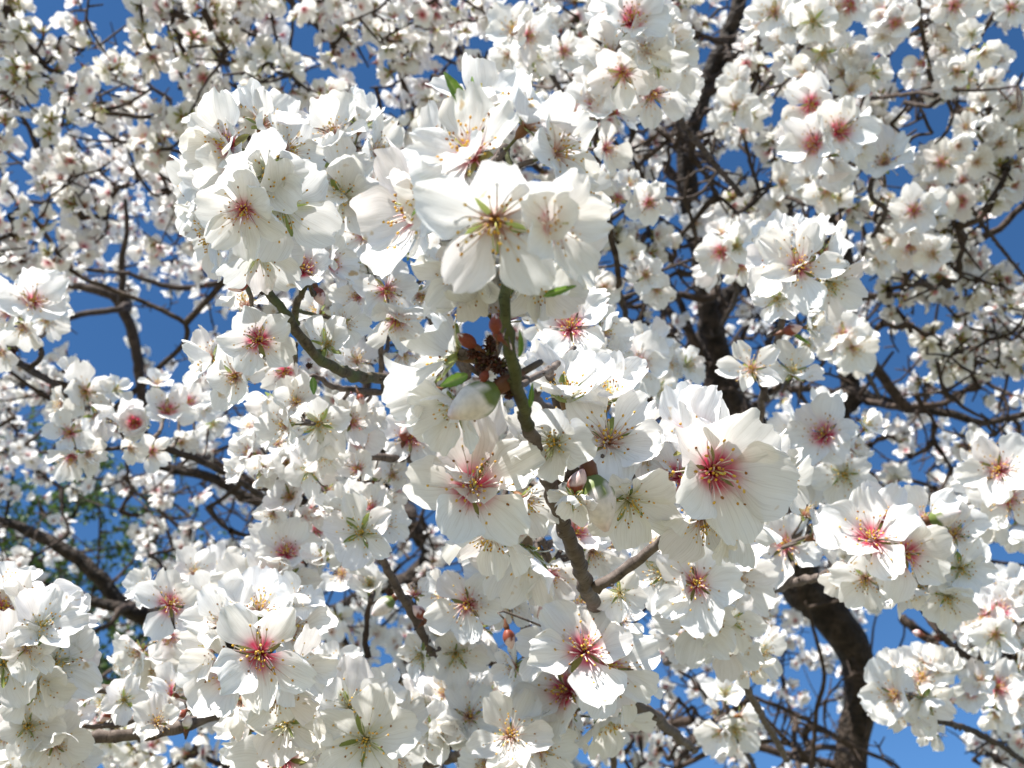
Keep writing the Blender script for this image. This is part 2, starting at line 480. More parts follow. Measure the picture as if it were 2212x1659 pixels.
def blossom(parent, pinv, pos, n, radius, red, opening=0.25, rd=random, near=True, sepal_red=None, whole=False, slim=1.0):
    """one blossom part (calyx) with its petals, sepals and stamens as sub-parts"""
    ri = red_index(red)
    M = Matrix.Translation(pos) @ frame(n, rd.uniform(0, 6.28)) @ Matrix.Scale(radius, 4)
    b = link('blossom', CUP[ri] if near else CORE[ri], parent, pinv @ M)
    np_ = 5 if rd.random() > 0.06 and slim <= 1.0 else 6
    lost = rd.random() < 0.05 and radius < 0.022 and not whole
    for i in range(np_):
        if (lost and rd.random() < .8) or (rd.random() < 0.02 and not whole): continue
        az = 2 * math.pi * i / np_ + rd.uniform(-.16, .16)
        el = opening + rd.uniform(-.22, .22)
        if rd.random() < 0.12: el += rd.uniform(0.3, 0.8)
        tw = rd.uniform(-.28, .28)
        m = Matrix.Rotation(az, 4, 'Z') @ Matrix.Translation((0, 0.075, 0.004 * i)) @ Matrix.Rotation(el, 4, 'X') @ Matrix.Rotation(tw, 4, 'Y')
        s = rd.uniform(0.88, 1.06)
        m = m @ Matrix.Diagonal((slim * s * rd.uniform(0.92, 1.08) * (1 if rd.random() < .5 else -1), s, s, 1))
        link('petal', PET[ri, rd.randrange(NP)] if near else PETLO[ri, rd.randrange(6)], b, m)
    if near:
        si = (0 if red < .5 else 1) if sepal_red is None else sepal_red
        droop = rd.choice((0.0, 0.1)) if (sepal_red == 0 or red < .2) else rd.choice((0.1, 0.4, 0.7)); sl_ = rd.uniform(0.52, 0.78) if red > .2 else rd.uniform(.8, 1)
        for i in range(5):
            az = 2 * math.pi * (i + 0.5) / 5 + rd.uniform(-.1, .1)
            m = Matrix.Rotation(az, 4, 'Z') @ Matrix.Translation((0, 0.085, -0.05)) @ Matrix.Rotation(min(opening - 0.1, 0.6) - droop + rd.uniform(-.15, .08), 4, 'X') @ Matrix.Scale(sl_, 4)
            link('sepal', SEP[si], b, m)
        st = link('stamens', STA[ri, rd.randrange(2) if opening < .7 else 2], b)
        if opening > .7: st.scale = (0.8, 0.8, 0.9)
    return b

# ------------------------------------------------------------------ leaves and buds
def leaf_mesh(seed, length=1.0, width=0.32, fold=0.5, bend=0.4, c1=(0.13, 0.24, 0.03), c2=(0.20, 0.33, 0.06)):
    ns, nl = 7, 11; v = []; c = []; uv = []
    for j in range(nl):
        t = j / (nl - 1)
        w0 = width * 0.5 * math.sin(math.pi * (t * 0.93 + 0.035)) ** 0.75 * (1.15 - 0.45 * t)
        for i in range(ns):
            s = -1 + 2 * i / (ns - 1)
            ser = 1 + 0.06 * ((j % 2) * 2 - 1) * (abs(s) > .9)
            v.append((w0 * s * ser, t * length, abs(s) * w0 * fold * 1.4 - bend * t * t * 0.5 + 0.02 * math.sin(9 * t + s)))
            c.append(mixc(c1, c2, 1 - abs(s)) if abs(s) > .12 else (0.30, 0.40, 0.12)); uv.append((s, t))
    mb = MB(); mb.add(v, grid_faces(ns, nl), c, uv)
    return mb.mesh('leaf', [M_GREEN])
LEAF = [leaf_mesh(0), leaf_mesh(1, width=0.26, fold=0.9, bend=0.8), leaf_mesh(2, width=0.4, fold=0.3, bend=-0.5)]

def put_leaf(root, pinv, u, v, d, length, du, dv, k=0, face=(0, 0)):
    """a leaf whose stalk end sits at (u, v) and whose tip points towards (du, dv) in the view"""
    p = P(u, v, d)
    y = (VR * du - VU * dv + VF * -0.25).normalized()
    n = (-VF + VR * face[0] + VU * face[1]).normalized()
    x = y.cross(n).normalized(); n = x.cross(y)
    m = Matrix((x, y, n)).transposed().to_4x4()
    L = length * K * d
    return link('leaf', LEAF[k], root, pinv @ Matrix.Translation(p) @ m @ Matrix.Scale(L, 4))

def bud_meshes():
    out = []
    for kind in range(3):
        mb = MB(); ns, nl = 12, 12; v = []; c = []
        for j in range(nl + 1):
            t = j / nl
            r = 0.34 * math.sin(math.pi * (0.04 + 0.93 * t)) ** 0.8 * (1.08 - 0.35 * t)
            for k in range(ns):
                a = 2 * math.pi * k / ns
                rr = r * (1 + 0.05 * math.sin(5 * a + 5 * t) * t)
                v.append((rr * math.cos(a), rr * math.sin(a), t))
                pet = (0.86, 0.80, 0.78) if kind != 1 else (0.86, 0.66, 0.64)
                sep = ((0.17, 0.22, 0.06), (0.28, 0.07, 0.04), (0.24, 0.055, 0.03))[kind]
                edge = (0.34, 0.55, 0.9)[kind] + 0.12 * math.cos(5 * a)
                c.append(sep if t < edge else mixc(pet, (0.8, 0.45, 0.45), max(0, t - 0.8) * 2))
        mb.add(v, grid_faces(ns, nl + 1, True), c)
        tube(mb, [(Vector((0, 0, 0.06)), 0.13), (Vector((0, 0, -0.12)), 0.15), (Vector((0, 0, -0.3)), 0.07), (Vector((0, 0, -0.5)), 0.05)], 8, col=(0.17, 0.07, 0.035))
        out.append(mb.mesh('bud', [M_TINT]))
    return out
BUD = bud_meshes()
def scale_mesh():
    """the brown bud scales bunched on a spur"""
    mb = MB(); rd = random.Random(5)
    for i in range(26):
        a = i * 2.4; r = 0.12 + 0.22 * (i / 26)
        n = Vector((math.cos(a), math.sin(a), 0.9 - i * 0.04))
        c0 = Vector((math.cos(a) * r, math.sin(a) * r, 0.35 - 0.02 * i))
        v, f = ball(c0, 0.075, 0.19, n, 6, 3)
        col = rd.choice([(0.07, 0.022, 0.012), (0.12, 0.035, 0.018), (0.05, 0.018, 0.012), (0.09, 0.07, 0.02)])
        mb.add(v, f, [col] * len(v))
    v, f = ball(Vector((0, 0, 0)), 0.2, 0.45, Vector((0, 0, 1)), 8, 4); mb.add(v, f, [(0.045, 0.02, 0.012)] * len(v))
    return mb.mesh('bud_scales', [M_TINT])
SCALES = scale_mesh()

def put_bud(root, pinv, u, v, d, size, du, dv, kind=0, tow=0.2):
    y = (VR * du - VU * dv - VF * tow).normalized()
    L = size * K * d
    p = P(u, v, d) - y * L * 0.5
    return link('bud', BUD[kind], root, pinv @ Matrix.Translation(p) @ frame(y) @ Matrix.Scale(L, 4)), p, y

def put_scales(root, pinv, u, v, d, size, fx=0, fy=0):
    n = (-VF + VR * fx + VU * fy).normalized()
    return link('bud_scales', SCALES, root, pinv @ Matrix.Translation(P(u, v, d)) @ frame(n) @ Matrix.Scale(size * K * d, 4))

def facing(u, v, fx, fy):
    r = -ray(u, v).normalized()
    m = math.hypot(fx, fy)
    if m < 1e-4: return r
    d = (VR * fx + VU * fy) / m
    return (r * math.cos(m * 1.25) + d * math.sin(m * 1.25)).normalized()

NEAR_SPHERES = []       # what the near sprays occupy, so that the tree behind keeps clear of it

def spray(label, stems, flowers, group=None, mat=None, buds=(), leaves=(), scales=(), fill=0.5, seed=1, cat='branch', push=None, back=0.045):
    """a blossoming branch near the camera. stems: lists of (u, v, width in px, distance); the first starts at the base"""
    rd = random.Random(seed)
    mat = mat or (M_TWIG if stems[0][-1][3] < .5 else M_GREY)
    base = P(stems[0][0][0], stems[0][0][1], stems[0][0][3])
    root = link('blossoming_branch', None); root.location = base; root.empty_display_size = 0.05
    tag(root, label, cat, group)
    pinv = Matrix.Translation(-base)
    nodes = []
    if push:      # the upper part of the shoot is this year's green wood
        top = stems[0][6:]; stems = [stems[0][:7]] + stems[1:] + [top]
    for si, st in enumerate(stems):
        pts = [P(a[0], a[1], a[3]) for a in st]
        rad = [min(a[2] * 0.5 * K * a[3], 0.0055 if a[3] < 0.62 else (0.0042 if a[3] < .75 else .0027)) for a in st]
        mt = mat if min(a[3] for a in st) < 0.66 else M_LIMB
        if push and si == len(stems) - 1: mt = M_SHOOT
        path = smooth_path(pts, rad, 0.004 if rad[0] < .006 else 0.01)
        mb = MB()
        tube(mb, [(p - base, r) for p, r in path], sides=12, lump=0.16, lumpscale=180, knots=0.22, wander=0.55, seed=seed + si)
        # little bud scars standing proud of the bark
        for q in range(2, len(path) - 1, 5):
            p, r = path[q]
            if rd.random() < 0.7:
                t = (path[q + 1][0] - p).normalized(); a = frame(t, rd.uniform(0, 6.28)).to_3x3() @ Vector((1, 0, 0))
                v, f = ball(p - base + a * r * 0.9, r * 0.42, r * 0.75, (a + t * 0.8), 6, 3)
                mb.add(v, f, [(1, 1, 1)] * len(v), [(0.5, 0.5)] * len(v))
        link('stem' if si == 0 else 'twig', mb.mesh('stem' if si == 0 else 'twig', [mt]), root)
        nodes += path
    np3 = [p for p, _ in nodes]
    np2 = [proj(p) for p in np3]
    def nearest(u, v):
        i = min(range(len(np2)), key=lambda k: (np2[k][0] - u) ** 2 + (np2[k][1] - v) ** 2)
        return i
    items = []
    for fl in flowers:
        u, v, dm, fx, fy, red = fl[:6]
        op = fl[6] if len(fl) > 6 else rd.uniform(0.10, 0.42)
        dz = fl[7] if len(fl) > 7 else 0
        items.append((u, v, dm, fx, fy, red, op, dz))
        a = rd.uniform(0, 6.28); q = rd.uniform(0.32, 0.5) * dm
        if rd.random() < fill * 0.45 and dm >= 80 and not (push and (560 < v < 900 or v > 1090 or u > 1380)):
            k_ = nearest(u + q * math.cos(a), v + q * math.sin(a))
            if math.hypot(np2[k_][0] - u - q * math.cos(a), np2[k_][1] - v - q * math.sin(a)) < 45: continue
            items.append((u + q * math.cos(a), v + q * math.sin(a), dm * rd.uniform(0.8, 0.95), math.cos(a) * .75, -math.sin(a) * .75, rd.choice(REDLV), rd.uniform(.2, .6), 0.018))
    for (u, v, dm, fx, fy, red, op, dz) in items:
        i = nearest(u, v); d0 = np2[i][2]
        dist = math.hypot(np2[i][0] - u, np2[i][1] - v)
        if not push:      # flowers sit round the wood: those squarely over it in front, the rest beside and behind
            d0 += -0.004 if dist < 0.30 * dm else back
        n = facing(u, v, fx + rd.gauss(0, .1), fy + rd.gauss(0, .1))
        if rd.random() < .08 and dm < 140: op = rd.uniform(.75, 1.05)
        tow = -n.dot(VF)
        d = d0 - 0.014 - 0.02 * tow + dz + (push(u, v) if push else 0)
        r = dm * 0.47 * K * d / max(0.74, math.cos(op))
        r = max(0.010, min(0.034, r))
        pos = P(u, v, d)
        blossom(root, pinv, pos, n, r, red, op, rd, sepal_red=0 if dm > 350 else None, whole=dm > 140, slim=0.96 if dm > 350 else (0.78 if dm == 152 else 1.0))
        NEAR_SPHERES.append((pos, r))
        # the short spur that carries it
        s0 = pos - n * r * 0.62; s3 = np3[i]
        s1 = s0 - n * r * 0.5; s2 = s3 + (s0 - s3) * 0.25 + VF * 0.012
        k = r * 0.045
        ln = (s0 - s3).length
        path = smooth_path([s0, s1, s2, s3], [k, k * 1.4, k * 1.7, k * 2.0], 0.004)
        mb = MB(); tube(mb, [(p - base, q) for p, q in path], sides=6, lump=0.2, lumpscale=250, wander=0.4, seed=seed)
        link('spur', mb.mesh('spur', [mat]), root)
    for (u, v, size, du, dv, kind) in buds:
        i = nearest(u, v); o, p, y = put_bud(root, pinv, u, v, np2[i][2] - 0.012, size, du, dv, kind)
        L = size * K * np2[i][2]
        path = smooth_path([p - y * L * 0.45, p - y * L * 0.8 + VF * 0.002, np3[i]], [L * 0.05] * 3, 0.004)
        mb = MB(); tube(mb, [(q - base, r) for q, r in path], sides=6, lump=0.2); link('spur', mb.mesh('spur', [mat]), root)
    for (u, v, ln, du, dv, k, fx, fy, dz) in leaves:
        i = nearest(u, v); put_leaf(root, pinv, u, v, np2[i][2] + dz, ln, du, dv, k, (fx, fy))
    for (u, v, size, fx, fy) in scales:
        i = nearest(u, v); put_scales(root, pinv, u, v, np2[i][2] - 0.008, size, fx, fy)
    return root

# ------------------------------------------------------------------ the near and middle branches, one by one
N_ = None
spray('nearest shoot, green stem rising through the middle, crowned by the largest white flowers',
 [[(1330, 1900, 30, .95), (1325, 1600, 30, .80), (1300, 1370, 30, .56), (1262, 1255, 32, .42), (1215, 1130, 31, .38), (1180, 1030, 31, .35), (1140, 920, 28, .31), (1110, 800, 27, .285), (1095, 700, 26, .275), (1092, 610, 24, .275), (1100, 500, 18, .30), (1110, 400, 14, .305), (1090, 320, 10, .31)],
  [(1285, 1272, 26, .42), (1350, 1232, 24, .42), (1410, 1185, 22, .415), (1462, 1140, 18, .40), (1530, 1080, 12, .39)],
  [(1190, 1040, 22, .36), (1150, 1018, 16, .36), (1080, 1010, 12, .36), (1030, 1020, 8, .37)],
  [(1190, 1045, 24, .36), (1235, 1020, 18, .36), (1300, 990, 12, .36), (1330, 970, 8, .37)],
  [(1122, 855, 16, .302), (1085, 800, 18, .30), (1040, 765, 12, .30), (1000, 765, 8, .30)],
  [(1112, 838, 12, .292), (1160, 812, 14, .33), (1200, 790, 13, .37), (1240, 750, 10, .42)]],
 [(1020, 335, 305, -.25, .35, .8, .35, -.012), (1070, 478, 385, 0, -.2, .35, .18, -.03), (1190, 482, 260, .5, -.05, .7, .3, -.034), (1120, 590, 230, .05, -.55, 0, .35, .004), (1030, 575, 210, -.3, -.55, .3, .35, .006), (1140, 270, 235, .55, .6, .3, .5),
  (1205, 330, 240, .75, .25, .3, .3), (930, 425, 190, -.75, -.2, .3, .4), (1040, 232, 220, 0, .85, .3, .5, .01), (1225, 540, 210, .75, -.2, .3, .2), (1165, 600, 220, .3, -.6, 0, .3),
  (1000, 590, 210, -.3, -.6, .3, .3), (950, 330, 200, -.8, .3, .35, .4, .01), (1240, 430, 200, .9, 0, .3, .3, .01),
  (985, 762, 270, -.85, .25, .0, .55, -.01), (1030, 650, 200, -.3, .8, .7, .6, .01), (1085, 690, 190, .3, .8, 1, .5, .012), (930, 850, 190, -.8, -.3, .3, .5, .01), (985, 880, 190, -.4, -.5, 0, .6),
  (1034, 985, 260, -.1, .35, .85, .3, -.004), (1021, 1054, 310, -.1, -.05, .9, .25, -.015), (1198, 955, 225, -.2, .15, 0, .45), (1222, 860, 200, 0, .75, 0, .7, .004), (1310, 862, 190, .1, .75, 0, .6, .006), (1315, 953, 275, .1, .35, .35, .35, -.006),
  (1359, 1080, 210, .35, -.55, 0, .4, .004), (1130, 1080, 190, .5, -.5, .35, .4, .01), (1060, 1150, 200, -.1, -.8, .3, .5, .004), (1395, 960, 190, .7, .1, .35, .3, .008), (1240, 1075, 120, -.2, -.5, 0, .5, .01),
  (1541, 1017, 310, .3, .15, 1, .55, -.006), (1500, 955, 200, -.3, .8, 1, .8, .0), (1462, 1030, 180, -.7, .0, 1, .4, .008), (1645, 1000, 170, .85, -.05, .7, .3, .008), (1690, 1040, 180, .7, -.2, .35, .2, .014), (1520, 1120, 220, 0, -.7, .35, .3, .004), (1590, 1130, 190, .4, -.6, .35, .3, .01)],
 buds=[(1024, 868, 130, -.75, .45, 0), (1248, 1045, 72, .2, -.6, 1), (1292, 1085, 130, .25, .9, 0), (1008, 735, 50, -.6, -.4, 2), (1070, 700, 46, -.1, -.9, 2), (1045, 815, 34, -.3, .6, 2), (1075, 725, 34, -.5, -.5, 2), (1110, 1010, 40, -.7, .2, 2)],
 leaves=[(1010, 240, 95, -.5, -.85, 0, .3, -.3, -.035), (1035, 225, 60, -.35, -.95, 1, -.3, 0, -.03), (950, 415, 75, -.75, .5, 1, 0, .4, -.04), (945, 400, 60, -.7, -.1, 2, 0, .4, -.04), (1562, 975, 75, -.1, -1, 0, -.5, 0, -.03), (1175, 640, 70, .9, -.3, 1, 0, 0, -.02), (1145, 880, 50, .1, -1, 1, 0, 0, -.02), (1120, 770, 55, .15, -.9, 1, .4, 0, -.02), (1010, 810, 70, -.7, .3, 2, 0, 0, -.02)],
 scales=[(1052, 772, 52, -.3, 0), (1078, 790, 48, 0, -.2), (1026, 762, 44, -.3, .3), (1088, 825, 44, .1, 0), (1062, 750, 40, .3, .3), (1100, 850, 34, 0, -.3), (1040, 790, 38, -.3, -.3), (1300, 1060, 30, 0, 0), (1060, 735, 30, 0, .3)], seed=3, fill=.42, mat=M_GREY,
 push=lambda u, v: 0.034 if 545 < v < 970 and u < 1420 else (0.024 if v > 1075 and u < 1400 else 0.0))

spray('curved branch left of the middle ending in a dense flower ball beside a red bud',
 [[(1050, 1020, 34, .75), (950, 900, 32, .64), (845, 828, 24, .54), (765, 812, 23, .49), (700, 782, 22, .46), (650, 728, 22, .445), (602, 660, 20, .44), (558, 600, 18, .44), (545, 520, 14, .42), (540, 430, 11, .42), (530, 350, 8, .42)],
  [(640, 700, 16, .48), (640, 660, 16, .47), (655, 630, 13, .46), (665, 600, 9, .46)],
  [(558, 600, 10, .44), (540, 605, 9, .44), (522, 612, 7, .44)],
  [(575, 735, 12, .47), (605, 738, 12, .48), (640, 745, 12, .49)]],
 [(495, 314, 215, -.6, .25, .6, .4), (569, 268, 190, .3, .85, .35, .4), (575, 378, 205, .2, -.05, 0, .55, -.012), (528, 452, 200, -.2, -.3, .85, .35, -.02), (609, 445, 255, .25, -.15, 0, .2, -.008), (432, 410, 200, -.9, 0, .35, .4),
  (465, 510, 190, -.75, -.3, .3, .4), (560, 545, 190, 0, -.6, 0, .35), (620, 330, 180, .8, .4, .3, .4), (480, 260, 150, -.4, .8, .3, .4), (640, 510, 170, .7, -.4, .0, .3), (500, 370, 170, -.5, .1, .9, .8, .006),
  (656, 585, 165, -.1, .35, .95, .55), (712, 569, 130, .55, .4, .95, .4), (558, 735, 175, -.15, .05, .95, .3, -.0), (508, 813, 185, -.3, -.15, .35, .3), (455, 775, 150, -.8, .1, .3, .3), (530, 660, 140, -.2, .7, .3, .3),
  (706, 745, 140, .3, .15, 0, .3, .05), (616, 803, 110, 0, -.2, 1, .6, .012), (740, 700, 120, .5, .1, .3, .3, .01), (600, 870, 130, 0, -.5, .0, .3, .015), (660, 520, 120, .2, .7, .3, .4)],
 buds=[(515, 617, 46, -.95, .35, 1), (690, 640, 44, .4, .9, 1), (505, 372, 42, -.2, -.9, 1)],
 scales=[(668, 790, 18, 0, 0), (600, 735, 14, 0, 0)], leaves=[(676, 815, 42, .1, .9, 2, .2, 0, -.01)], seed=11, fill=.5, back=.062)

spray('thin greenish twig under the curved branch, ending in small pale flowers with yellow green centres',
 [[(1000, 900, 16, .78), (900, 862, 15, .66), (850, 851, 14, .60), (790, 845, 14, .58), (720, 835, 12, .56), (676, 812, 11, .55), (640, 840, 9, .55), (620, 900, 8, .55)],
  [(830, 845, 14, .59), (826, 800, 13, .58), (822, 750, 11, .57), (825, 690, 9, .56), (830, 650, 8, .56)]],
 [(834, 628, 165, 0, .1, .85, .3), (857, 692, 155, .1, -.3, .85, .35), (775, 640, 120, -.6, .1, .7, .3), (905, 640, 130, .8, .1, .3, .3), (870, 760, 130, .3, -.7, .3, .3), (790, 560, 110, -.2, .7, .3, .4), (850, 550, 120, .2, .7, .3, .4), (944, 585, 100, .3, .3, .8, .4),
  (689, 915, 165, .0, -.1, 0, .3), (619, 917, 130, -.7, .1, .35, .5), (740, 900, 110, .7, .2, .3, .4), (640, 870, 120, -.2, .6, .3, .4), (760, 913, 110, .3, .3, .6, .4), (700, 980, 110, .3, -.7, 0, .4), (770, 780, 110, .4, .4, .3, .3)],
 buds=[(838, 815, 34, -.5, -.8, 1), (780, 862, 26, .4, .8, 1)], seed=17, fill=.45)

spray('grey brown twig with small pinkish blossoms and dark brown buds, left of the nearest shoot',
 [[(1000, 1040, 22, .86), (930, 992, 20, .72), (870, 990, 18, .66), (800, 988, 16, .64), (755, 985, 14, .63), (700, 1000, 11, .62), (640, 1030, 9, .62), (590, 1030, 8, .62)]],
 [(569, 1014, 115, -.1, 0, .4, .3), (539, 978, 100, -.4, .2, .75, .3), (669, 1016, 120, 0, -.1, 0, .3), (619, 1000, 100, 0, .1, .35, .3), (626, 1074, 115, 0, -.1, .5, .35), (847, 1027, 100, .2, -.1, .35, .3), (773, 1014, 100, -.2, .1, .85, .4), (777, 1091, 140, 0, -.2, .0, .35),
  (887, 945, 150, 0, .2, 1, .2, .02), (520, 1010, 90, -.7, -.2, .3, .3), (600, 960, 100, -.2, .6, .3, .3), (710, 1060, 100, .4, -.5, .3, .3), (835, 1080, 100, .4, -.5, .3, .3), (815, 950, 90, 0, .7, .3, .3), (540, 925, 90, -.3, .6, .3, .3), (590, 1110, 90, -.3, -.5, .3, .3)],
 buds=[(875, 935, 40, .2, -.9, 1), (900, 950, 40, .7, .5, 1), (815, 1025, 34, .3, -.6, 0)], scales=[(890, 945, 26, 0, 0)], mat=M_GREY, seed=19, fill=.4)

spray('red centred blossoms strung along a twig against the sky, far left below the forked limb',
 [[(600, 1095, 20, .98), (510, 1035, 18, .90), (430, 995, 17, .86), (360, 970, 16, .83), (310, 945, 12, .81), (270, 925, 8, .81), (215, 905, 7, .82)],
  [(270, 965, 8, .80), (235, 970, 9, .80), (195, 972, 8, .79), (160, 962, 7, .79)]],
 [(291, 913, 125, 0, .1, .95, .25), (361, 888, 125, -.1, .1, .9, .3), (405, 870, 100, .3, .2, .95, .35), (184, 846, 135, -.1, 0, .5, .25), (151, 935, 115, -.2, .1, .85, .3), (154, 985, 125, .0, -.75, .8, .3), (134, 873, 90, -.7, .2, .3, .3), (210, 900, 110, .3, -.3, .3, .3),
  (281, 968, 80, .2, -.4, .4, .3), (328, 975, 90, .1, -.4, .7, .3), (250, 843, 80, .3, .6, .0, .2), (391, 955, 75, .3, -.2, .3, .5), (190, 980, 90, .6, -.4, .3, .3), (440, 880, 80, .6, .1, .3, .3), (340, 830, 80, 0, .8, .3, .3), (160, 800, 70, 0, .8, .3, .3)],
 scales=[(160, 965, 22, 0, 0)], seed=23, fill=.3, mat=M_GREY)

spray('pale ball of blossoms left of the largest flowers, partly behind them',
 [[(1000, 800, 20, .95), (900, 640, 18, .72), (840, 540, 16, .62), (780, 460, 14, .58), (745, 400, 12, .56), (730, 340, 9, .56)]],
 [(735, 385, 190, -.1, .1, .2, .4), (742, 425, 200, .0, -.2, 0, .3, -.01), (790, 505, 150, .1, 0, .75, .35), (722, 290, 170, -.2, .7, .3, .4), (812, 330, 160, .7, .3, .3, .4), (680, 340, 150, -.8, .2, .35, .4), (675, 460, 150, -.7, -.3, .2, .3), (800, 400, 160, .7, 0, .2, .3), (740, 500, 140, -.1, -.7, 0, .3), (850, 480, 120, .7, 0, .3, .3), (780, 270, 120, .3, .8, .3, .4)],
 seed=29, fill=.5)

spray('slender dark twig slanting down to yellow centred flowers, left of the lower middle',
 [[(1010, 1560, 20, .80), (970, 1470, 20, .70), (935, 1412, 20, .62), (900, 1345, 19, .60), (868, 1288, 18, .58), (838, 1232, 17, .57), (812, 1190, 15, .56), (790, 1160, 10, .56), (770, 1130, 8, .56)],
  [(795, 1420, 13, .70), (790, 1380, 12, .70), (792, 1340, 11, .70), (800, 1300, 9, .70)]],
 [(780, 1151, 175, 0, -.05, 0, .35), (755, 1190, 120, -.4, -.5, 0, .3), (740, 1100, 120, -.5, .5, .3, .3), (830, 1130, 120, .6, .2, .3, .3), (948, 1368, 105, .1, .1, 0, .35), (984, 1412, 150, .1, -.1, .1, .25), (911, 1415, 110, -.6, -.2, 0, .3), (800, 1262, 115, -.2, .2, 0, 1.0), (740, 1240, 120, -.3, .1, .3, .3), (897, 1285, 90, -.1, .8, .8, .3), (1020, 1450, 110, .5, -.5, .3, .3), (700, 1205, 90, -.5, .3, .3, .3)],
 buds=[(828, 1310, 60, -.8, .6, 0), (905, 1322, 40, -.5, -.6, 1), (930, 1330, 40, .6, -.6, 1)], scales=[(842, 1280, 20, 0, 0)], seed=31, fill=.4)

spray('blossom with a crimson centre and pale companions at the foot of the nearest shoot',
 [[(1500, 1620, 30, .80), (1400, 1540, 28, .66), (1330, 1480, 24, .58), (1300, 1440, 16, .54), (1285, 1400, 10, .52)],
  [(1345, 1490, 16, .56), (1365, 1400, 16, .54), (1350, 1330, 14, .52), (1320, 1290, 10, .50)]],
 [(1262, 1405, 250, -.1, .25, 1, .3, -.01), (1315, 1438, 240, .25, -.05, .85, .25), (1225, 1492, 240, -.45, -.1, .95, .4), (1315, 1545, 200, .2, -.65, 0, .4), (1355, 1480, 180, .7, -.3, .3, .3), (1190, 1400, 170, -.7, .3, .3, .3), (1230, 1550, 160, -.4, -.7, .3, .3), (1255, 1310, 170, -.1, .7, .3, .3, .01), (1340, 1340, 120, .4, .7, .3, .3), (1339, 1281, 120, 0, -.1, 0, .25, .012), (1111, 1440, 110, -.8, 0, .2, .3, .012)],
 buds=[(1172, 1328, 40, -.3, -.9, 1), (1100, 1380, 44, .2, .8, 1), (1290, 1485, 34, .2, .9, 1)], scales=[(1322, 1300, 22, 0, 0), (1342, 1312, 18, .2, 0), (1300, 1288, 16, 0, 0)], seed=37, fill=.35)

spray('flowers hanging with tufts of stamens beside a pink centred blossom, lower middle',
 [[(1250, 1480, 22, .80), (1180, 1400, 20, .68), (1110, 1330, 18, .62), (1060, 1290, 14, .60), (1030, 1270, 9, .60), (1010, 1240, 8, .60)],
  [(1190, 1405, 14, .62), (1210, 1300, 12, .56), (1190, 1210, 10, .54), (1170, 1170, 8, .53)]],
 [(1011, 1305, 180, -.05, .05, .85, .25), (1061, 1262, 150, .3, .3, 0, .3, .01), (1136, 1190, 230, -.1, -.7, 0, .55), (1090, 1210, 180, -.5, -.5, 0, .5), (1185, 1240, 170, .4, -.5, .85, .4), (1242, 1151, 180, .25, .2, 1, .3), (1280, 1190, 150, .5, -.3, .3, .3), (960, 1290, 130, -.7, .2, .3, .3), (1100, 1300, 120, 0, -.5, .3, .3), (1310, 1180, 110, .5, .2, .9, .3, .012), (1040, 1360, 110, .0, -.6, .3, .3)],
 leaves=[(1000, 1330, 40, .1, 1, 1, 0, 0, -.02)], seed=41, fill=.35)

spray('massed pale flowers with green and yellow centres, below the largest crimson blossom',
 [[(1700, 1640, 26, .95), (1620, 1500, 26, .76), (1570, 1400, 24, .64), (1530, 1330, 20, .60), (1505, 1290, 14, .58), (1460, 1250, 8, .58)],
  [(1440, 1430, 24, .80), (1480, 1385, 20, .72), (1530, 1350, 14, .64), (1560, 1330, 10, .60)]],
 [(1505, 1261, 215, -.05, .05, .65, .3, -.01), (1589, 1255, 180, .3, 0, .2, .3), (1436, 1238, 175, -.3, .1, 0, .35), (1515, 1335, 190, 0, -.35, 0, .45), (1576, 1338, 150, .3, -.2, 0, .4), (1572, 1385, 160, .1, -.55, .6, .35), (1640, 1330, 140, .8, -.1, .3, .3), (1640, 1405, 140, .6, -.4, .0, .3), (1500, 1170, 160, -.1, .7, .3, .4), (1580, 1190, 150, .3, .6, .3, .4), (1470, 1380, 130, -.4, -.5, .3, .3), (1410, 1180, 130, -.5, .5, .3, .3), (1620, 1440, 110, .3, -.6, .3, .3)],
 buds=[(1562, 1425, 62, .3, .9, 1)], seed=43, fill=.45)

spray('row of crimson centred blossoms on the right, above the bend of the thick trunk',
 [[(1640, 1290, 24, .80), (1700, 1262, 20, .70), (1770, 1246, 17, .66), (1830, 1225, 16, .62), (1880, 1200, 14, .60), (1930, 1190, 10, .60), (1990, 1190, 9, .60), (2050, 1200, 8, .61)],
  [(1800, 1245, 12, .66), (1790, 1145, 12, .66), (1830, 1100, 13, .64), (1870, 1060, 12, .63), (1900, 1080, 9, .60)],
  [(2000, 1190, 8, .60), (2040, 1240, 9, .61), (2045, 1280, 7, .61)]],
 [(1883, 1164, 225, -.2, .3, 1, .35, -.01), (1954, 1196, 200, .2, -.05, .9, .3), (2061, 1154, 150, .1, .2, .35, .4), (2074, 1228, 150, .2, -.1, 0, .35), (2047, 1288, 130, 0, -.4, 0, .5), (1699, 1178, 180, -.05, .1, .65, .3), (1760, 1160, 140, .7, .2, .3, .4), (1740, 1110, 120, .3, .6, .3, .5),
  (1905, 1120, 150, .1, .7, 1, .5, .006), (2000, 1130, 160, .1, .6, .6, .5), (2090, 1180, 120, .7, .1, .3, .3), (1870, 1250, 150, -.2, -.7, .3, .3), (1960, 1270, 150, .1, -.7, .3, .3), (1820, 1248, 110, 0, -.6, .7, .3, .01), (1995, 1250, 130, .2, -.5, .3, .3)],
 buds=[(2040, 1115, 70, .6, -.2, 0), (2030, 1255, 40, .2, .3, 1)], seed=47, fill=.35)

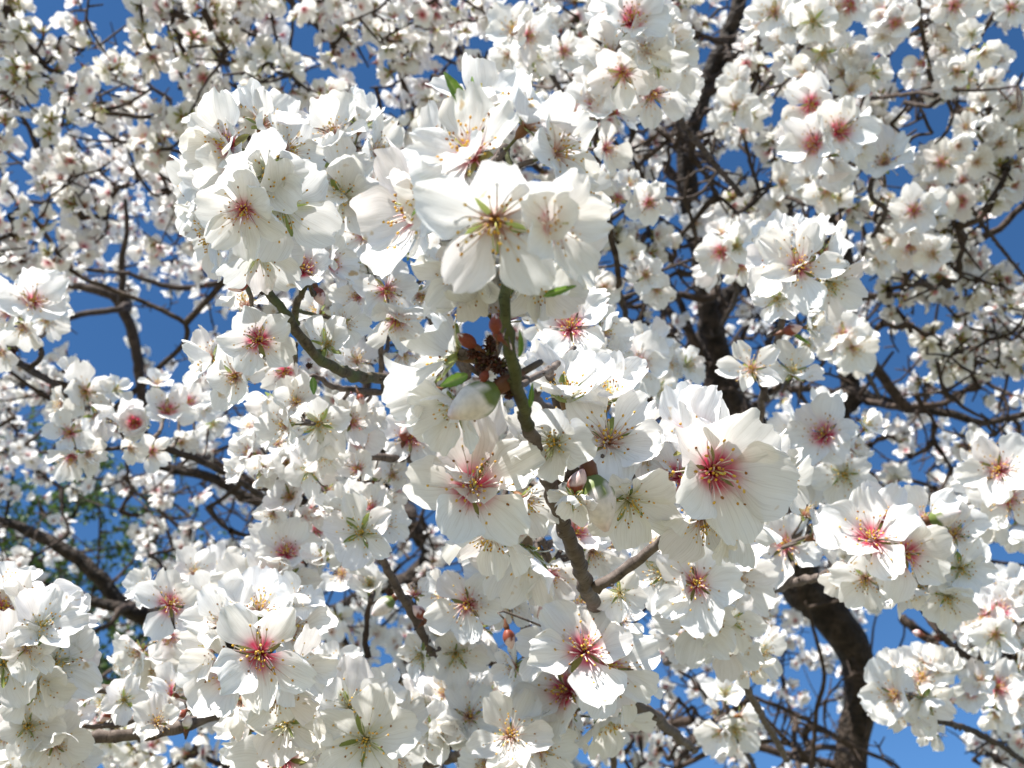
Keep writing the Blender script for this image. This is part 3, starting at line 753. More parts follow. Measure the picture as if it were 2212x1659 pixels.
spray('upright twig bearing a single flat flower with five separate petals, right of the middle',
 [[(1700, 1120, 24, 1.0), (1650, 960, 22, .82), (1645, 870, 20, .76), (1665, 790, 15, .72), (1680, 730, 15, .70), (1700, 660, 14, .68), (1712, 620, 12, .66), (1726, 575, 9, .64)],
  [(1655, 860, 12, .75), (1640, 820, 11, .72), (1630, 805, 8, .71)],
  [(1665, 845, 12, .75), (1700, 825, 11, .72), (1712, 810, 8, .72)]],
 [(1624, 797, 152, -.02, .02, .3, .12, -.03), (1712, 805, 135, .3, .4, 0, .35), (1748, 706, 100, .65, .1, 0, .5), (1740, 740, 90, .5, -.6, 0, .4), (1679, 646, 110, -.2, 0, 0, .4),
  (1699, 562, 190, -.4, .25, .95, .35), (1727, 577, 200, .2, .1, .85, .3, -.012), (1792, 610, 165, .55, -.4, 0, .3), (1785, 545, 150, .8, .1, .3, .3), (1740, 510, 150, .3, .75, .3, .3), (1665, 520, 130, -.5, .6, .3, .3), (1790, 655, 120, .3, -.7, .0, .3)],
 buds=[(1712, 712, 42, .7, -.2, 1)], leaves=[(1712, 722, 40, .9, .5, 1, 0, 0, -.01)], seed=53, fill=.18)

spray('short twig with dark red centred flowers just right of the nearest green stem',
 [[(1300, 960, 22, .80), (1180, 880, 20, .66), (1155, 852, 19, .60), (1190, 815, 17, .58), (1220, 775, 15, .56), (1235, 740, 10, .55), (1250, 700, 8, .55)]],
 [(1232, 709, 185, 0, .3, 1, .4, -.01), (1262, 762, 150, .1, -.25, .6, .35), (1185, 786, 130, -.3, -.1, .3, .25), (1300, 720, 140, .8, .2, .3, .4), (1180, 690, 120, -.7, .3, .3, .3), (1250, 660, 130, .1, .8, .3, .4), (1315, 780, 110, .6, -.3, .3, .3)],
 seed=59, fill=.4)

spray('small blossom group with wine coloured centres left of the trunk fork, behind the middle shoot',
 [[(1480, 980, 16, 1.1), (1430, 900, 14, .92), (1390, 850, 12, .86), (1370, 810, 9, .84), (1375, 780, 7, .84)]],
 [(1379, 786, 145, 0, .1, .8, .35), (1335, 790, 110, -.4, 0, .85, .3), (1419, 840, 110, .3, -.2, 0, .3), (1440, 790, 110, .7, .1, .3, .3), (1400, 740, 110, .1, .7, .3, .3), (1350, 850, 90, -.1, -.6, .3, .3), (1455, 850, 90, .6, -.4, .3, .3)],
 seed=61, fill=.35)

spray('upright twig with crimson stamen tufts in the upper middle, right of the largest flowers',
 [[(1390, 800, 18, 1.15), (1345, 660, 17, .98), (1330, 560, 16, .92), (1310, 460, 15, .88), (1292, 395, 15, .84), (1290, 330, 14, .82), (1286, 280, 13, .80), (1290, 245, 9, .80)],
  [(1300, 300, 8, .82), (1315, 320, 7, .81)], [(1310, 420, 8, .86), (1345, 430, 7, .85), (1400, 437, 6, .85)]],
 [(1292, 228, 150, .05, .8, 1, .55), (1252, 247, 110, -.6, .3, 1, .4), (1330, 240, 130, .8, .3, .7, .4), (1309, 320, 110, .5, 0, .85, .5), (1262, 350, 95, -.5, -.2, .3, .9), (1230, 300, 100, -.7, 0, .3, .4), (1290, 380, 100, 0, -.6, .3, .4), (1402, 438, 110, 0, .1, .6, .3), (1335, 431, 85, -.2, 0, .9, .35), (1360, 400, 80, 0, .6, .3, .3), (1396, 595, 95, -.1, .2, .4, .4), (1419, 626, 85, .1, -.2, .3, .3), (1305, 619, 90, 0, 0, .3, .4), (1370, 560, 70, 0, .5, .3, .3), (1275, 580, 60, 0, 0, .3, 1.1)],
 leaves=[(1275, 325, 45, -.3, -.9, 0, 0, .2, -.01), (1262, 305, 34, -.7, -.6, 1, 0, 0, -.01)], seed=67, fill=.3, mat=M_GREY)

spray('creamy blossom mass at the top edge with one crimson flower on its crown',
 [[(1600, 420, 26, 1.1), (1500, 300, 22, .90), (1440, 220, 18, .78), (1400, 160, 14, .74), (1370, 110, 11, .73), (1360, 70, 8, .73)]],
 [(1362, 48, 170, .1, .4, 1, .6), (1320, 40, 110, -.6, .4, 1, .5), (1319, 114, 150, -.4, .05, .3, .4), (1345, 157, 150, -.2, -.1, .65, .3), (1449, 144, 140, .3, 0, 0, .35), (1409, 201, 160, .1, -.3, .6, .25), (1440, 92, 140, .6, .4, .0, .4), (1390, 110, 130, .1, .3, .3, .5), (1470, 190, 110, .8, -.2, .2, .3), (1400, 25, 130, .5, .6, .3, .4), (1290, 160, 110, -.8, -.2, .3, .3), (1420, 140, 120, .2, 0, .0, .4), (1300, 200, 90, -.6, -.4, .3, .3)],
 seed=71, fill=.5)

spray('two soft white blossom heads at the upper middle just above the largest flowers',
 [[(1250, 260, 12, 1.3), (1190, 160, 10, 1.0), (1150, 110, 8, .92), (1120, 80, 6, .90)]],
 [(1110, 68, 120, -.2, .3, .5, .5), (1140, 78, 120, .3, 0, .6, .3), (1218, 110, 90, .2, .1, .8, .4), (1150, 120, 110, .1, -.5, .0, .3), (1100, 120, 90, -.4, -.3, .3, .3), (1170, 50, 80, .5, .5, .3, .4), (1130, 170, 100, 0, .5, .3, .5), (1165, 150, 80, .5, .2, .3, .4)],
 seed=73, fill=.3)

spray('large creamy clusters in the top right, hanging in front of the dark upper trunk',
 [[(1560, 300, 18, 1.7), (1640, 200, 16, 1.3), (1700, 130, 12, 1.0), (1740, 90, 10, .96), (1770, 60, 8, .95)],
  [(1710, 130, 9, 1.0), (1760, 190, 9, .96), (1780, 260, 8, .94), (1790, 290, 7, .92)]],
 [(1673, 27, 125, -.2, .2, .3, .35), (1716, 50, 125, 0, 0, .1, .3), (1756, 45, 115, .2, .1, 0, .35), (1776, 114, 130, .1, -.1, .0, .25), (1690, 80, 100, -.3, -.4, .3, .3), (1640, 50, 90, -.8, .1, .3, .3), (1800, 20, 110, .4, .4, .3, .3), (1830, 110, 90, .7, .0, .3, .3), (1705, 130, 70, -.4, -.2, .3, .8), (1837, 12, 110, .1, .1, 1, .4), (1740, 160, 90, -.3, .3, .3, .4), (1820, 160, 90, .3, 0, .3, .3),
  (1753, 226, 140, -.1, 0, 1, .35), (1760, 312, 150, -.2, .15, .9, .35), (1812, 285, 145, .3, .35, .9, .45), (1837, 194, 100, .2, .1, .35, .3), (1790, 345, 110, .1, -.6, .3, .3), (1720, 280, 90, -.7, .2, .3, .3), (1850, 270, 100, .7, .1, .3, .3), (1887, 157, 85, .2, 0, 0, .3), (1858, 150, 80, 0, .4, .3, .3), (1850, 320, 90, .6, -.4, .3, .3)],
 seed=79, fill=.3, mat=M_GREY)

spray('side view flower with spread white petals on a bare kinked twig, upper right',
 [[(1820, 620, 22, 1.45), (1863, 548, 19, 1.25), (1900, 485, 17, 1.15), (1912, 452, 17, 1.1), (1885, 428, 15, 1.06), (1883, 391, 13, 1.02), (1905, 370, 8, 1.0)]],
 [(1910, 352, 140, 0, .5, .3, .55), (1945, 340, 80, .5, .3, .3, .4), (1974, 455, 115, .0, .15, .8, .3), (1960, 490, 90, .1, -.3, .3, .3), (2010, 440, 80, .5, .1, .3, .3), (1920, 520, 100, .1, 0, .35, .3), (1967, 530, 110, .2, -.2, .8, .35), (1900, 560, 90, -.2, -.4, .3, .3), (2014, 549, 90, .2, 0, .4, .3)],
 seed=83, fill=.35, mat=M_GREY)

spray('star shaped flowers on two bare dark twigs near the top right corner, against sky',
 [[(1867, 215, 11, 1.45), (1930, 207, 11, 1.3), (1985, 200, 11, 1.22), (2022, 205, 10, 1.18), (2008, 160, 10, 1.16), (1998, 100, 9, 1.14), (1988, 40, 9, 1.12), (1985, -40, 8, 1.12)],
  [(1957, 222, 10, 1.24), (2007, 228, 11, 1.2), (2044, 198, 11, 1.18), (2090, 140, 11, 1.14), (2122, 70, 10, 1.12), (2158, 18, 9, 1.1), (2190, -20, 7, 1.1)],
  [(2047, 217, 8, 1.18), (2058, 248, 8, 1.18), (2045, 284, 7, 1.17), (2020, 311, 5, 1.17)]],
 [(1934, 50, 115, 0, 0, .65, .15), (1910, 80, 80, -.4, -.3, .3, .3), (1905, 30, 90, -.5, .3, .9, .4), (2061, 13, 110, .1, .1, .6, .25), (2030, 10, 90, -.4, .2, .3, .3), (2184, 17, 90, .1, 0, .85, .3), (2140, 5, 70, -.3, .3, .3, .3), (2050, 60, 80, .2, -.4, .2, .3), (1994, 137, 85, -.6, .2, .95, .35), (1975, 160, 70, -.7, 0, .3, .3), (2091, 173, 80, .1, -.1, .2, .3), (2067, 154, 95, -.2, .1, .3, .3), (2050, 180, 70, -.3, -.3, .3, .3), (2122, 112, 85, .4, .1, .3, .35), (2100, 74, 65, -.1, .3, 0, .4), (2040, 110, 70, .2, .3, .3, .4), (2020, 80, 60, .3, .3, .3, .4)],
 seed=89, fill=.15, mat=M_GREY)

spray('long chain of small white flowers running down the right edge in front of the sky',
 [[(2230, 620, 14, 1.7), (2150, 520, 12, 1.5), (2090, 440, 10, 1.4), (2050, 380, 8, 1.35), (2080, 300, 7, 1.35), (2120, 230, 6, 1.35), (2150, 160, 5, 1.35)]],
 [(2034, 351, 100, 0, .1, .65, .25), (2000, 370, 70, -.5, 0, .3, .3), (2077, 435, 85, -.1, 0, .9, .3), (2014, 408, 75, -.1, 0, .6, .3), (2160, 130, 65, 0, .3, .3, .4), (2140, 175, 65, .1, 0, .3, .4), (2125, 215, 70, -.1, .1, .3, .4), (2100, 240, 70, -.3, 0, .3, .3), (2085, 275, 75, 0, .2, .3, .3), (2070, 315, 70, .2, 0, .3, .3), (2120, 290, 75, .4, 0, .4, .3), (2160, 310, 75, .2, .1, .5, .3), (2110, 350, 75, .2, 0, .3, .3), (2150, 370, 80, .3, .1, .8, .3), (2190, 400, 80, 0, .1, .6, .3), (2080, 390, 75, .1, 0, .8, .3), (2060, 345, 60, 0, .5, .3, .3), (2190, 230, 90, .3, 0, .2, .3), (2200, 280, 80, .3, 0, .0, .3), (2195, 350, 70, .2, 0, .5, .3)],
 seed=97, fill=.3, mat=M_GREY)

spray('flower cluster with a dark red heart and hanging petals at the left edge, middle height',
 [[(170, 880, 22, 1.15), (110, 825, 20, 1.0), (60, 795, 18, .90), (25, 768, 16, .84), (15, 720, 12, .80), (40, 680, 8, .78)],
  [(60, 795, 12, .90), (90, 770, 11, .88), (80, 730, 8, .84)]],
 [(70, 652, 150, 0, .35, .7, .6), (20, 676, 110, -.5, 0, .8, .4), (100, 690, 100, .5, -.2, .3, .3), (110, 660, 90, .7, .2, .4, .4), (50, 705, 110, -.1, -.6, .3, .3), (20, 640, 90, -.6, .4, .5, .4), (5, 760, 90, -.4, -.2, .3, .3), (90, 630, 90, .5, .7, .3, .5)],
 scales=[(30, 755, 26, 0, 0)], seed=101, fill=.35)

spray('bare forked grey twig at the bottom left with one small cupped yellow centred flower',
 [[(700, 1600, 34, .78), (600, 1570, 32, .68), (530, 1552, 30, .62), (470, 1542, 28, .58), (400, 1568, 28, .56), (330, 1582, 27, .55), (250, 1589, 25, .54), (165, 1590, 22, .53)],
  [(510, 1550, 26, .60), (455, 1535, 25, .60), (400, 1522, 24, .60), (330, 1508, 23, .60), (270, 1495, 22, .60), (210, 1488, 19, .60), (150, 1500, 14, .60)],
  [(335, 1512, 14, .60), (320, 1535, 15, .59), (280, 1558, 14, .58), (230, 1568, 12, .57), (170, 1570, 9, .57)]],
 [(268, 1512, 100, .05, .1, 0, .75, -.02), (370, 1500, 120, -.6, .3, .9, .5), (340, 1560, 110, -.1, .6, .5, .6), (225, 1520, 80, -.6, 0, .0, .6), (361, 1535, 80, 0, .5, .9, .5), (180, 1510, 80, -.3, .6, .3, .4)],
 buds=[(405, 1560, 34, .2, -.9, 0), (435, 1508, 30, .3, -.9, 0), (230, 1545, 36, -.5, .5, 1), (390, 1545, 30, -.4, .3, 1)], scales=[(440, 1515, 20, 0, 0)], seed=103, fill=0, mat=M_GREY)

spray('brightest red hearted flower of the lower left with broad ruffled petals around it',
 [[(760, 1660, 32, .70), (680, 1560, 28, .58), (620, 1495, 24, .50), (585, 1450, 16, .46), (560, 1420, 10, .45)]],
 [(562, 1412, 270, .1, -.15, 1, .3, -.012), (502, 1452, 210, -.6, -.1, .95, .4), (626, 1365, 210, .5, .35, .35, .4), (485, 1345, 170, -.3, .5, .3, .5), (560, 1320, 190, .0, .7, .3, .5), (640, 1440, 170, .6, -.3, .3, .3), (520, 1520, 170, -.3, -.7, .3, .3), (600, 1500, 180, .2, -.6, .3, .3), (640, 1300, 130, .4, .7, .3, .4), (460, 1400, 150, -.8, .1, .3, .4)],
 seed=107, fill=.3)

spray('five petalled blossom with a crimson centre and hanging calyx, left of the brightest red flower',
 [[(560, 1560, 16, .86), (470, 1460, 16, .72), (425, 1400, 16, .66), (405, 1340, 13, .63), (385, 1315, 9, .62)],
  [(440, 1340, 10, .66), (480, 1300, 9, .66), (530, 1275, 8, .66), (580, 1250, 7, .66), (620, 1210, 7, .66)]],
 [(368, 1305, 165, 0, .1, 1, .2, -.01), (428, 1301, 115, .4, .1, 1, .45), (365, 1372, 115, 0, -.7, .9, .4), (345, 1430, 120, -.1, -.5, .3, .5), (301, 1405, 120, -.5, -.2, .3, .4), (331, 1440, 110, -.4, -.4, .3, .4), (420, 1240, 110, .3, .7, .3, .5), (320, 1270, 100, -.6, .3, .3, .4),
  (535, 1278, 185, -.2, .3, .1, .4), (582, 1248, 150, .3, .2, .9, .6), (470, 1240, 130, -.2, .6, .2, .4), (450, 1290, 120, -.1, .2, .2, .4), (620, 1250, 120, .5, -.2, .3, .3), (619, 1196, 145, -.1, .5, 1, .45), (650, 1160, 100, .4, .5, .9, .4), (580, 1170, 100, -.5, .4, .3, .4), (400, 1470, 120, .2, -.6, .3, .5), (270, 1440, 90, -.6, -.4, .3, .3)],
 buds=[(645, 1225, 44, .4, .9, 1)], seed=109, fill=.4)

spray('dense white cluster filling the left edge near the bottom, stamens pointing right',
 [[(-60, 1750, 40, .90), (0, 1640, 34, .62), (30, 1540, 26, .50), (40, 1460, 18, .47), (40, 1380, 11, .46)],
  [(10, 1620, 16, .56), (60, 1600, 14, .54), (110, 1590, 9, .54)], [(-30, 1530, 22, .55), (20, 1515, 20, .53), (55, 1500, 14, .50)]],
 [(5, 1318, 210, .3, .4, .8, .4), (67, 1322, 180, .5, .2, 0, .6), (10, 1432, 215, .1, 0, 0, .3), (117, 1432, 205, .2, -.1, 0, .3, -.008), (87, 1358, 180, .5, .35, 0, .4), (77, 1480, 165, .1, -.5, 0, .4), (142, 1345, 130, .8, .4, .3, .4), (155, 1400, 130, .8, .2, .3, .4), (20, 1270, 150, .1, .8, .3, .4), (60, 1569, 170, .0, 0, 0, .3), (60, 1630, 180, .1, -.2, .3, .3), (117, 1606, 150, .4, .1, .4, .4), (150, 1632, 130, .5, -.1, .3, .4), (150, 1555, 110, .4, .7, .3, .5), (10, 1590, 140, -.2, .1, .3, .3), (5, 1650, 150, -.2, -.2, .3, .3), (60, 1400, 150, .3, .0, .3, .4), (110, 1490, 140, .4, -.4, .3, .4)],
 seed=113, fill=.45)

spray('flowers with long yellow stamens and green sepals along the bottom edge, left of the middle',
 [[(900, 1800, 34, .80), (800, 1720, 30, .66), (720, 1660, 26, .58), (660, 1600, 20, .54), (630, 1560, 12, .52)],
  [(760, 1690, 20, .62), (790, 1640, 16, .56), (790, 1590, 10, .54), (760, 1550, 8, .54)]],
 [(619, 1562, 205, .0, .05, .1, .35), (616, 1642, 230, -.1, -.05, .6, .3), (790, 1599, 245, 0, 0, .15, .22, -.012), (757, 1530, 200, .0, .2, 0, .4), (722, 1500, 150, -.1, .5, .2, .4), (669, 1452, 120, 0, .4, .2, .3, .02), (535, 1572, 150, -.65, .1, .2, .4), (550, 1640, 150, -.6, -.2, .3, .4), (690, 1570, 160, .2, .1, .3, .4), (700, 1650, 150, .2, -.2, .3, .3), (860, 1560, 140, .7, .3, .3, .3), (850, 1640, 140, .6, -.3, .3, .3), (680, 1500, 130, -.3, .3, .3, .4), (810, 1500, 130, .3, .6, .3, .4)],
 leaves=[(735, 1620, 50, -.7, .6, 2, 0, 0, -.01)], seed=127, fill=.35)

spray('grey horizontal twig at the bottom middle carrying open white flowers with yellow orange centres',
 [[(760, 1680, 24, .72), (870, 1655, 25, .66), (940, 1642, 25, .64), (1000, 1628, 22, .62), (1060, 1622, 18, .60), (1110, 1625, 14, .58), (1150, 1630, 9, .58)],
  [(960, 1640, 12, .64), (965, 1590, 10, .64), (990, 1550, 8, .64)]],
 [(1014, 1549, 160, .1, .3, .4, .35), (937, 1579, 150, -.3, .1, 0, .35), (971, 1590, 120, 0, .1, .1, .9), (1103, 1588, 200, -.1, .2, .4, .22, -.01), (1165, 1618, 170, .4, 0, .5, .3), (1108, 1655, 130, 0, -.3, .9, .3), (960, 1500, 120, -.2, .6, .2, .4), (1060, 1500, 120, .3, .6, .3, .4), (900, 1540, 110, -.6, .3, .3, .3), (1190, 1570, 130, .6, .4, .3, .4), (1050, 1650, 110, -.3, -.3, .3, .4), (1000, 1480, 110, 0, .7, .3, .4)],
 seed=131, fill=.3, mat=M_GREY)

spray('a few small shaded open blossoms among dark twigs, below the massed pale flowers',
 [[(1640, 1680, 14, 1.3), (1600, 1600, 12, 1.1), (1580, 1560, 11, 1.02), (1572, 1530, 9, 1.0), (1560, 1490, 7, 1.0)]],
 [(1566, 1500, 105, -.1, .4, .1, .3), (1586, 1574, 115, .2, -.3, .1, .4), (1560, 1580, 90, -.5, -.3, .2, .4), (1600, 1545, 80, .7, .3, .3, .4), (1545, 1540, 60, -.3, .2, .3, .8)],
 seed=137, fill=0)

spray('round ball of white blossoms low on the right against the sky, beside the thick trunk',
 [[(2280, 1700, 26, 1.2), (2180, 1622, 22, 1.0), (2100, 1580, 20, .92), (2040, 1560, 16, .86), (2000, 1545, 12, .84), (1975, 1515, 8, .82)]],
 [(1990, 1465, 145, .1, .25, .45, .4), (1934, 1502, 150, -.45, 0, .4, .5), (1997, 1512, 130, .1, -.25, .0, .5), (1930, 1455, 110, -.4, .5, .3, .4), (2030, 1450, 100, .5, .4, .3, .4), (2035, 1505, 100, .6, -.1, .5, .4), (1960, 1545, 110, -.1, -.6, .3, .4), (2000, 1430, 90, .2, .7, .3, .4), (2015, 1582, 80, .0, -.4, .3, .5), (1905, 1520, 80, -.8, -.2, .3, .4)],
 buds=[(2052, 1512, 26, .9, -.2, 1)], seed=139, fill=.3)

spray('red centred flower cluster at the lower right edge on a knobbly spurred branch',
 [[(1960, 1270, 13, .95), (1995, 1320, 18, .92), (2035, 1372, 22, .90), (2070, 1405, 18, .92), (2110, 1430, 15, .94), (2160, 1470, 16, 1.0), (2230, 1520, 16, 1.1)],
  [(2035, 1372, 13, .90), (2010, 1382, 16, .89), (1985, 1370, 12, .88)], [(2110, 1430, 9, .92), (2128, 1395, 9, .9), (2142, 1370, 7, .88)], [(2110, 1490, 9, .95), (2116, 1450, 9, .94), (2132, 1400, 8, .92)]],
 [(2158, 1325, 140, .0, .15, 1, .3), (2124, 1335, 100, -.5, 0, .95, .35), (2150, 1370, 110, 0, -.4, .2, .4), (2100, 1350, 90, -.7, -.1, .3, .4), (2190, 1360, 100, .5, -.3, .3, .3), (2154, 1485, 130, 0, .1, 1, .3), (2120, 1470, 90, -.5, .2, .3, .4), (2192, 1515, 110, .3, -.1, .3, .3), (2100, 1500, 80, -.4, -.1, .7, .4), (2150, 1540, 90, .1, -.5, .2, .4), (2200, 1290, 90, .3, .5, .3, .4), (2205, 1440, 80, .5, .2, .3, .4)],
 buds=[(1982, 1368, 26, -.9, -.3, 1)], scales=[(2030, 1378, 22, 0, 0), (2005, 1392, 16, 0, 0)], seed=149, fill=.25)

spray('broad white flowers with wine red hearts at the right edge, above the gap of sky',
 [[(2330, 1180, 18, 1.0), (2250, 1100, 16, .84), (2200, 1060, 13, .76), (2165, 1040, 9, .74)]],
 [(2158, 1017, 165, -.1, .3, .55, .5), (2176, 1076, 160, .1, -.05, .85, .35), (2110, 1040, 110, -.7, .1, .8, .4), (2210, 1000, 130, .4, .5, .3, .4), (2120, 980, 110, -.3, .6, .3, .4), (2200, 1130, 110, .2, -.6, .3, .3), (2150, 1120, 100, -.2, -.6, .3, .3)],
 seed=151, fill=.4)

spray('white ruby centred flower right of the trunk with a green sepalled flower below it',
 [[(1700, 1180, 18, 1.0), (1745, 1080, 14, .84), (1790, 1000, 12, .78), (1800, 960, 8, .76)]],
 [(1780, 940, 170, -.1, .15, .95, .25, -.01), (1823, 1024, 150, .1, -.1, 0, .3), (1840, 968, 90, .6, .2, .9, .4), (1872, 923, 90, .4, .6, .0, .5), (1740, 990, 110, -.6, -.3, .3, .3), (1790, 880, 110, .1, .8, .3, .4), (1770, 1030, 110, -.3, -.5, .3, .3), (1720, 930, 100, -.8, .2, .3, .4)],
 seed=157, fill=.35)

spray('shadowed flower heads right of the upright twig, in front of the dark limb',
 [[(1900, 860, 14, 1.6), (1870, 800, 12, 1.25), (1845, 760, 10, 1.1), (1835, 730, 7, 1.08)]],
 [(1823, 723, 110, -.1, .1, .6, .3), (1842, 750, 115, .1, -.1, .2, .35), (1860, 720, 80, .5, .3, .3, .3), (1800, 750, 80, -.5, -.2, .3, .3), (1850, 785, 80, .1, -.6, .3, .3), (1830, 695, 80, 0, .7, .3, .3)],
 seed=163, fill=.3)

spray('compact blossom head with one rose pink eye, left of the crimson centred pair',
 [[(1560, 700, 14, 1.4), (1590, 640, 12, 1.12), (1580, 590, 10, 1.04), (1575, 560, 7, 1.02)]],
 [(1589, 533, 115, .2, .1, .1, .35), (1559, 544, 105, -.4, 0, 1, .4), (1600, 575, 90, .3, -.4, .6, .3), (1545, 580, 80, -.5, -.4, .3, .3), (1560, 505, 80, -.2, .6, .3, .4), (1610, 505, 80, .4, .5, .3, .4)],
 seed=167, fill=.3)

spray('loose heads of small open flowers close to the right of the dark upper trunk',
 [[(1560, 470, 14, 1.9), (1640, 410, 13, 1.5), (1700, 425, 12, 1.35), (1745, 442, 11, 1.28), (1775, 420, 9, 1.24), (1779, 355, 8, 1.2)],
  [(1640, 410, 9, 1.5), (1610, 450, 8, 1.4), (1585, 460, 6, 1.35)], [(1640, 410, 9, 1.5), (1615, 330, 8, 1.35), (1600, 250, 6, 1.3)]],
 [(1689, 395, 90, -.1, .3, .4, .3), (1720, 400, 75, .4, .1, .3, .3), (1786, 413, 110, .1, -.2, .2, .35), (1750, 390, 70, -.5, .3, .4, .8), (1810, 430, 70, .5, -.2, .0, .3), (1582, 440, 105, 0, 0, .35, .35), (1550, 450, 75, -.5, 0, .3, .3), (1600, 480, 75, .2, -.5, .3, .3), (1620, 420, 70, .5, .2, .3, .4), (1589, 231, 110, -.1, 0, .45, .3), (1592, 180, 85, 0, .3, .2, .4), (1570, 260, 80, -.4, -.3, .3, .3), (1620, 250, 80, .4, -.1, .1, .3), (1640, 230, 70, .6, .2, .3, .4), (1605, 280, 70, .1, -.4, .7, .3), (1502, 482, 75, 0, .1, .4, .3), (1520, 450, 60, 0, .4, .3, .3), (1680, 440, 60, 0, -.3, .3, .3)],
 seed=173, fill=.25, mat=M_GREY)

# ------------------------------------------------------------------ ground and trees behind
def ground():
    m, n, l, out = new_mat('dry_grassy_soil')
    tc = n.new('ShaderNodeTexCoord')
    a = n.new('ShaderNodeTexNoise'); a.inputs['Scale'].default_value = 0.6; a.inputs['Detail'].default_value = 6
    b = n.new('ShaderNodeTexNoise'); b.inputs['Scale'].default_value = 25; b.inputs['Detail'].default_value = 5
    l.new(tc.outputs['Object'], a.inputs[0]); l.new(tc.outputs['Object'], b.inputs[0])
    r = n.new('ShaderNodeValToRGB'); e = r.color_ramp.elements
    e[0].position = 0.42; e[0].color = (0.08, 0.10, 0.035, 1); e[1].position = 0.6; e[1].color = (0.30, 0.25, 0.18, 1)
    l.new(a.outputs[0], r.inputs[0])
    r2 = n.new('ShaderNodeValToRGB'); e = r2.color_ramp.elements
    e[0].color = (0.6, 0.6, 0.6, 1); e[1].color = (1.2, 1.2, 1.2, 1); l.new(b.outputs[0], r2.inputs[0])
    mx = n.new('ShaderNodeMix'); mx.data_type = 'RGBA'; mx.blend_type = 'MULTIPLY'; mx.inputs[0].default_value = 1
    l.new(r.outputs[0], mx.inputs[6]); l.new(r2.outputs[0], mx.inputs[7])
    bs = n.new('ShaderNodeBsdfPrincipled'); bs.inputs['Roughness'].default_value = 0.95
    l.new(mx.outputs[2], bs.inputs['Base Color']); l.new(bs.outputs[0], out.inputs[0])
    N = 70
    ax = np.sinh(np.linspace(-6, 6, N)) / math.sinh(6) * 900
    v = [(x, y, 0.05 * noise.noise(Vector((x * .4, y * .4, 0))) if abs(x) + abs(y) < 60 else 0) for y in ax for x in ax]
    mb = MB(); mb.add(v, grid_faces(N, N), [(1, 1, 1)] * len(v))
    o = link('ground', mb.mesh('ground', [m])); tag(o, kind='structure')
ground()

# typical size of a blossom (in px) by region: small means far
ZONES = [(100, 80, 62), (450, 130, 60), (100, 430, 52), (330, 470, 54), (350, 620, 40), (130, 760, 44), (350, 760, 38), (80, 1000, 38), (320, 1090, 40), (80, 1160, 46), (720, 90, 58), (1000, 60, 58),
         (1250, 60, 56), (1450, 470, 62), (1400, 330, 50), (1640, 120, 58), (1600, 700, 42), (1980, 620, 58), (1900, 350, 60), (2130, 780, 50), (1950, 960, 46), (2100, 1280, 44), (1720, 1420, 36), (1620, 1600, 36),
         (2080, 1620, 42), (900, 1200, 42), (800, 1050, 50), (1130, 1450, 42), (500, 1150, 42), (650, 1500, 62), (350, 1600, 66), (1050, 1650, 60), (2150, 250, 60), (1150, 900, 52), (700, 700, 50)]
ZA = np.array(ZONES, float)
def zone(u, v):
    d = (ZA[:, 0] - u) ** 2 + (ZA[:, 1] - v) ** 2 + 900
    w_ = 1 / d ** 2
    return float((w_ * ZA[:, 2]).sum() / w_.sum())
def D(u, v): return 91 / zone(u, v)

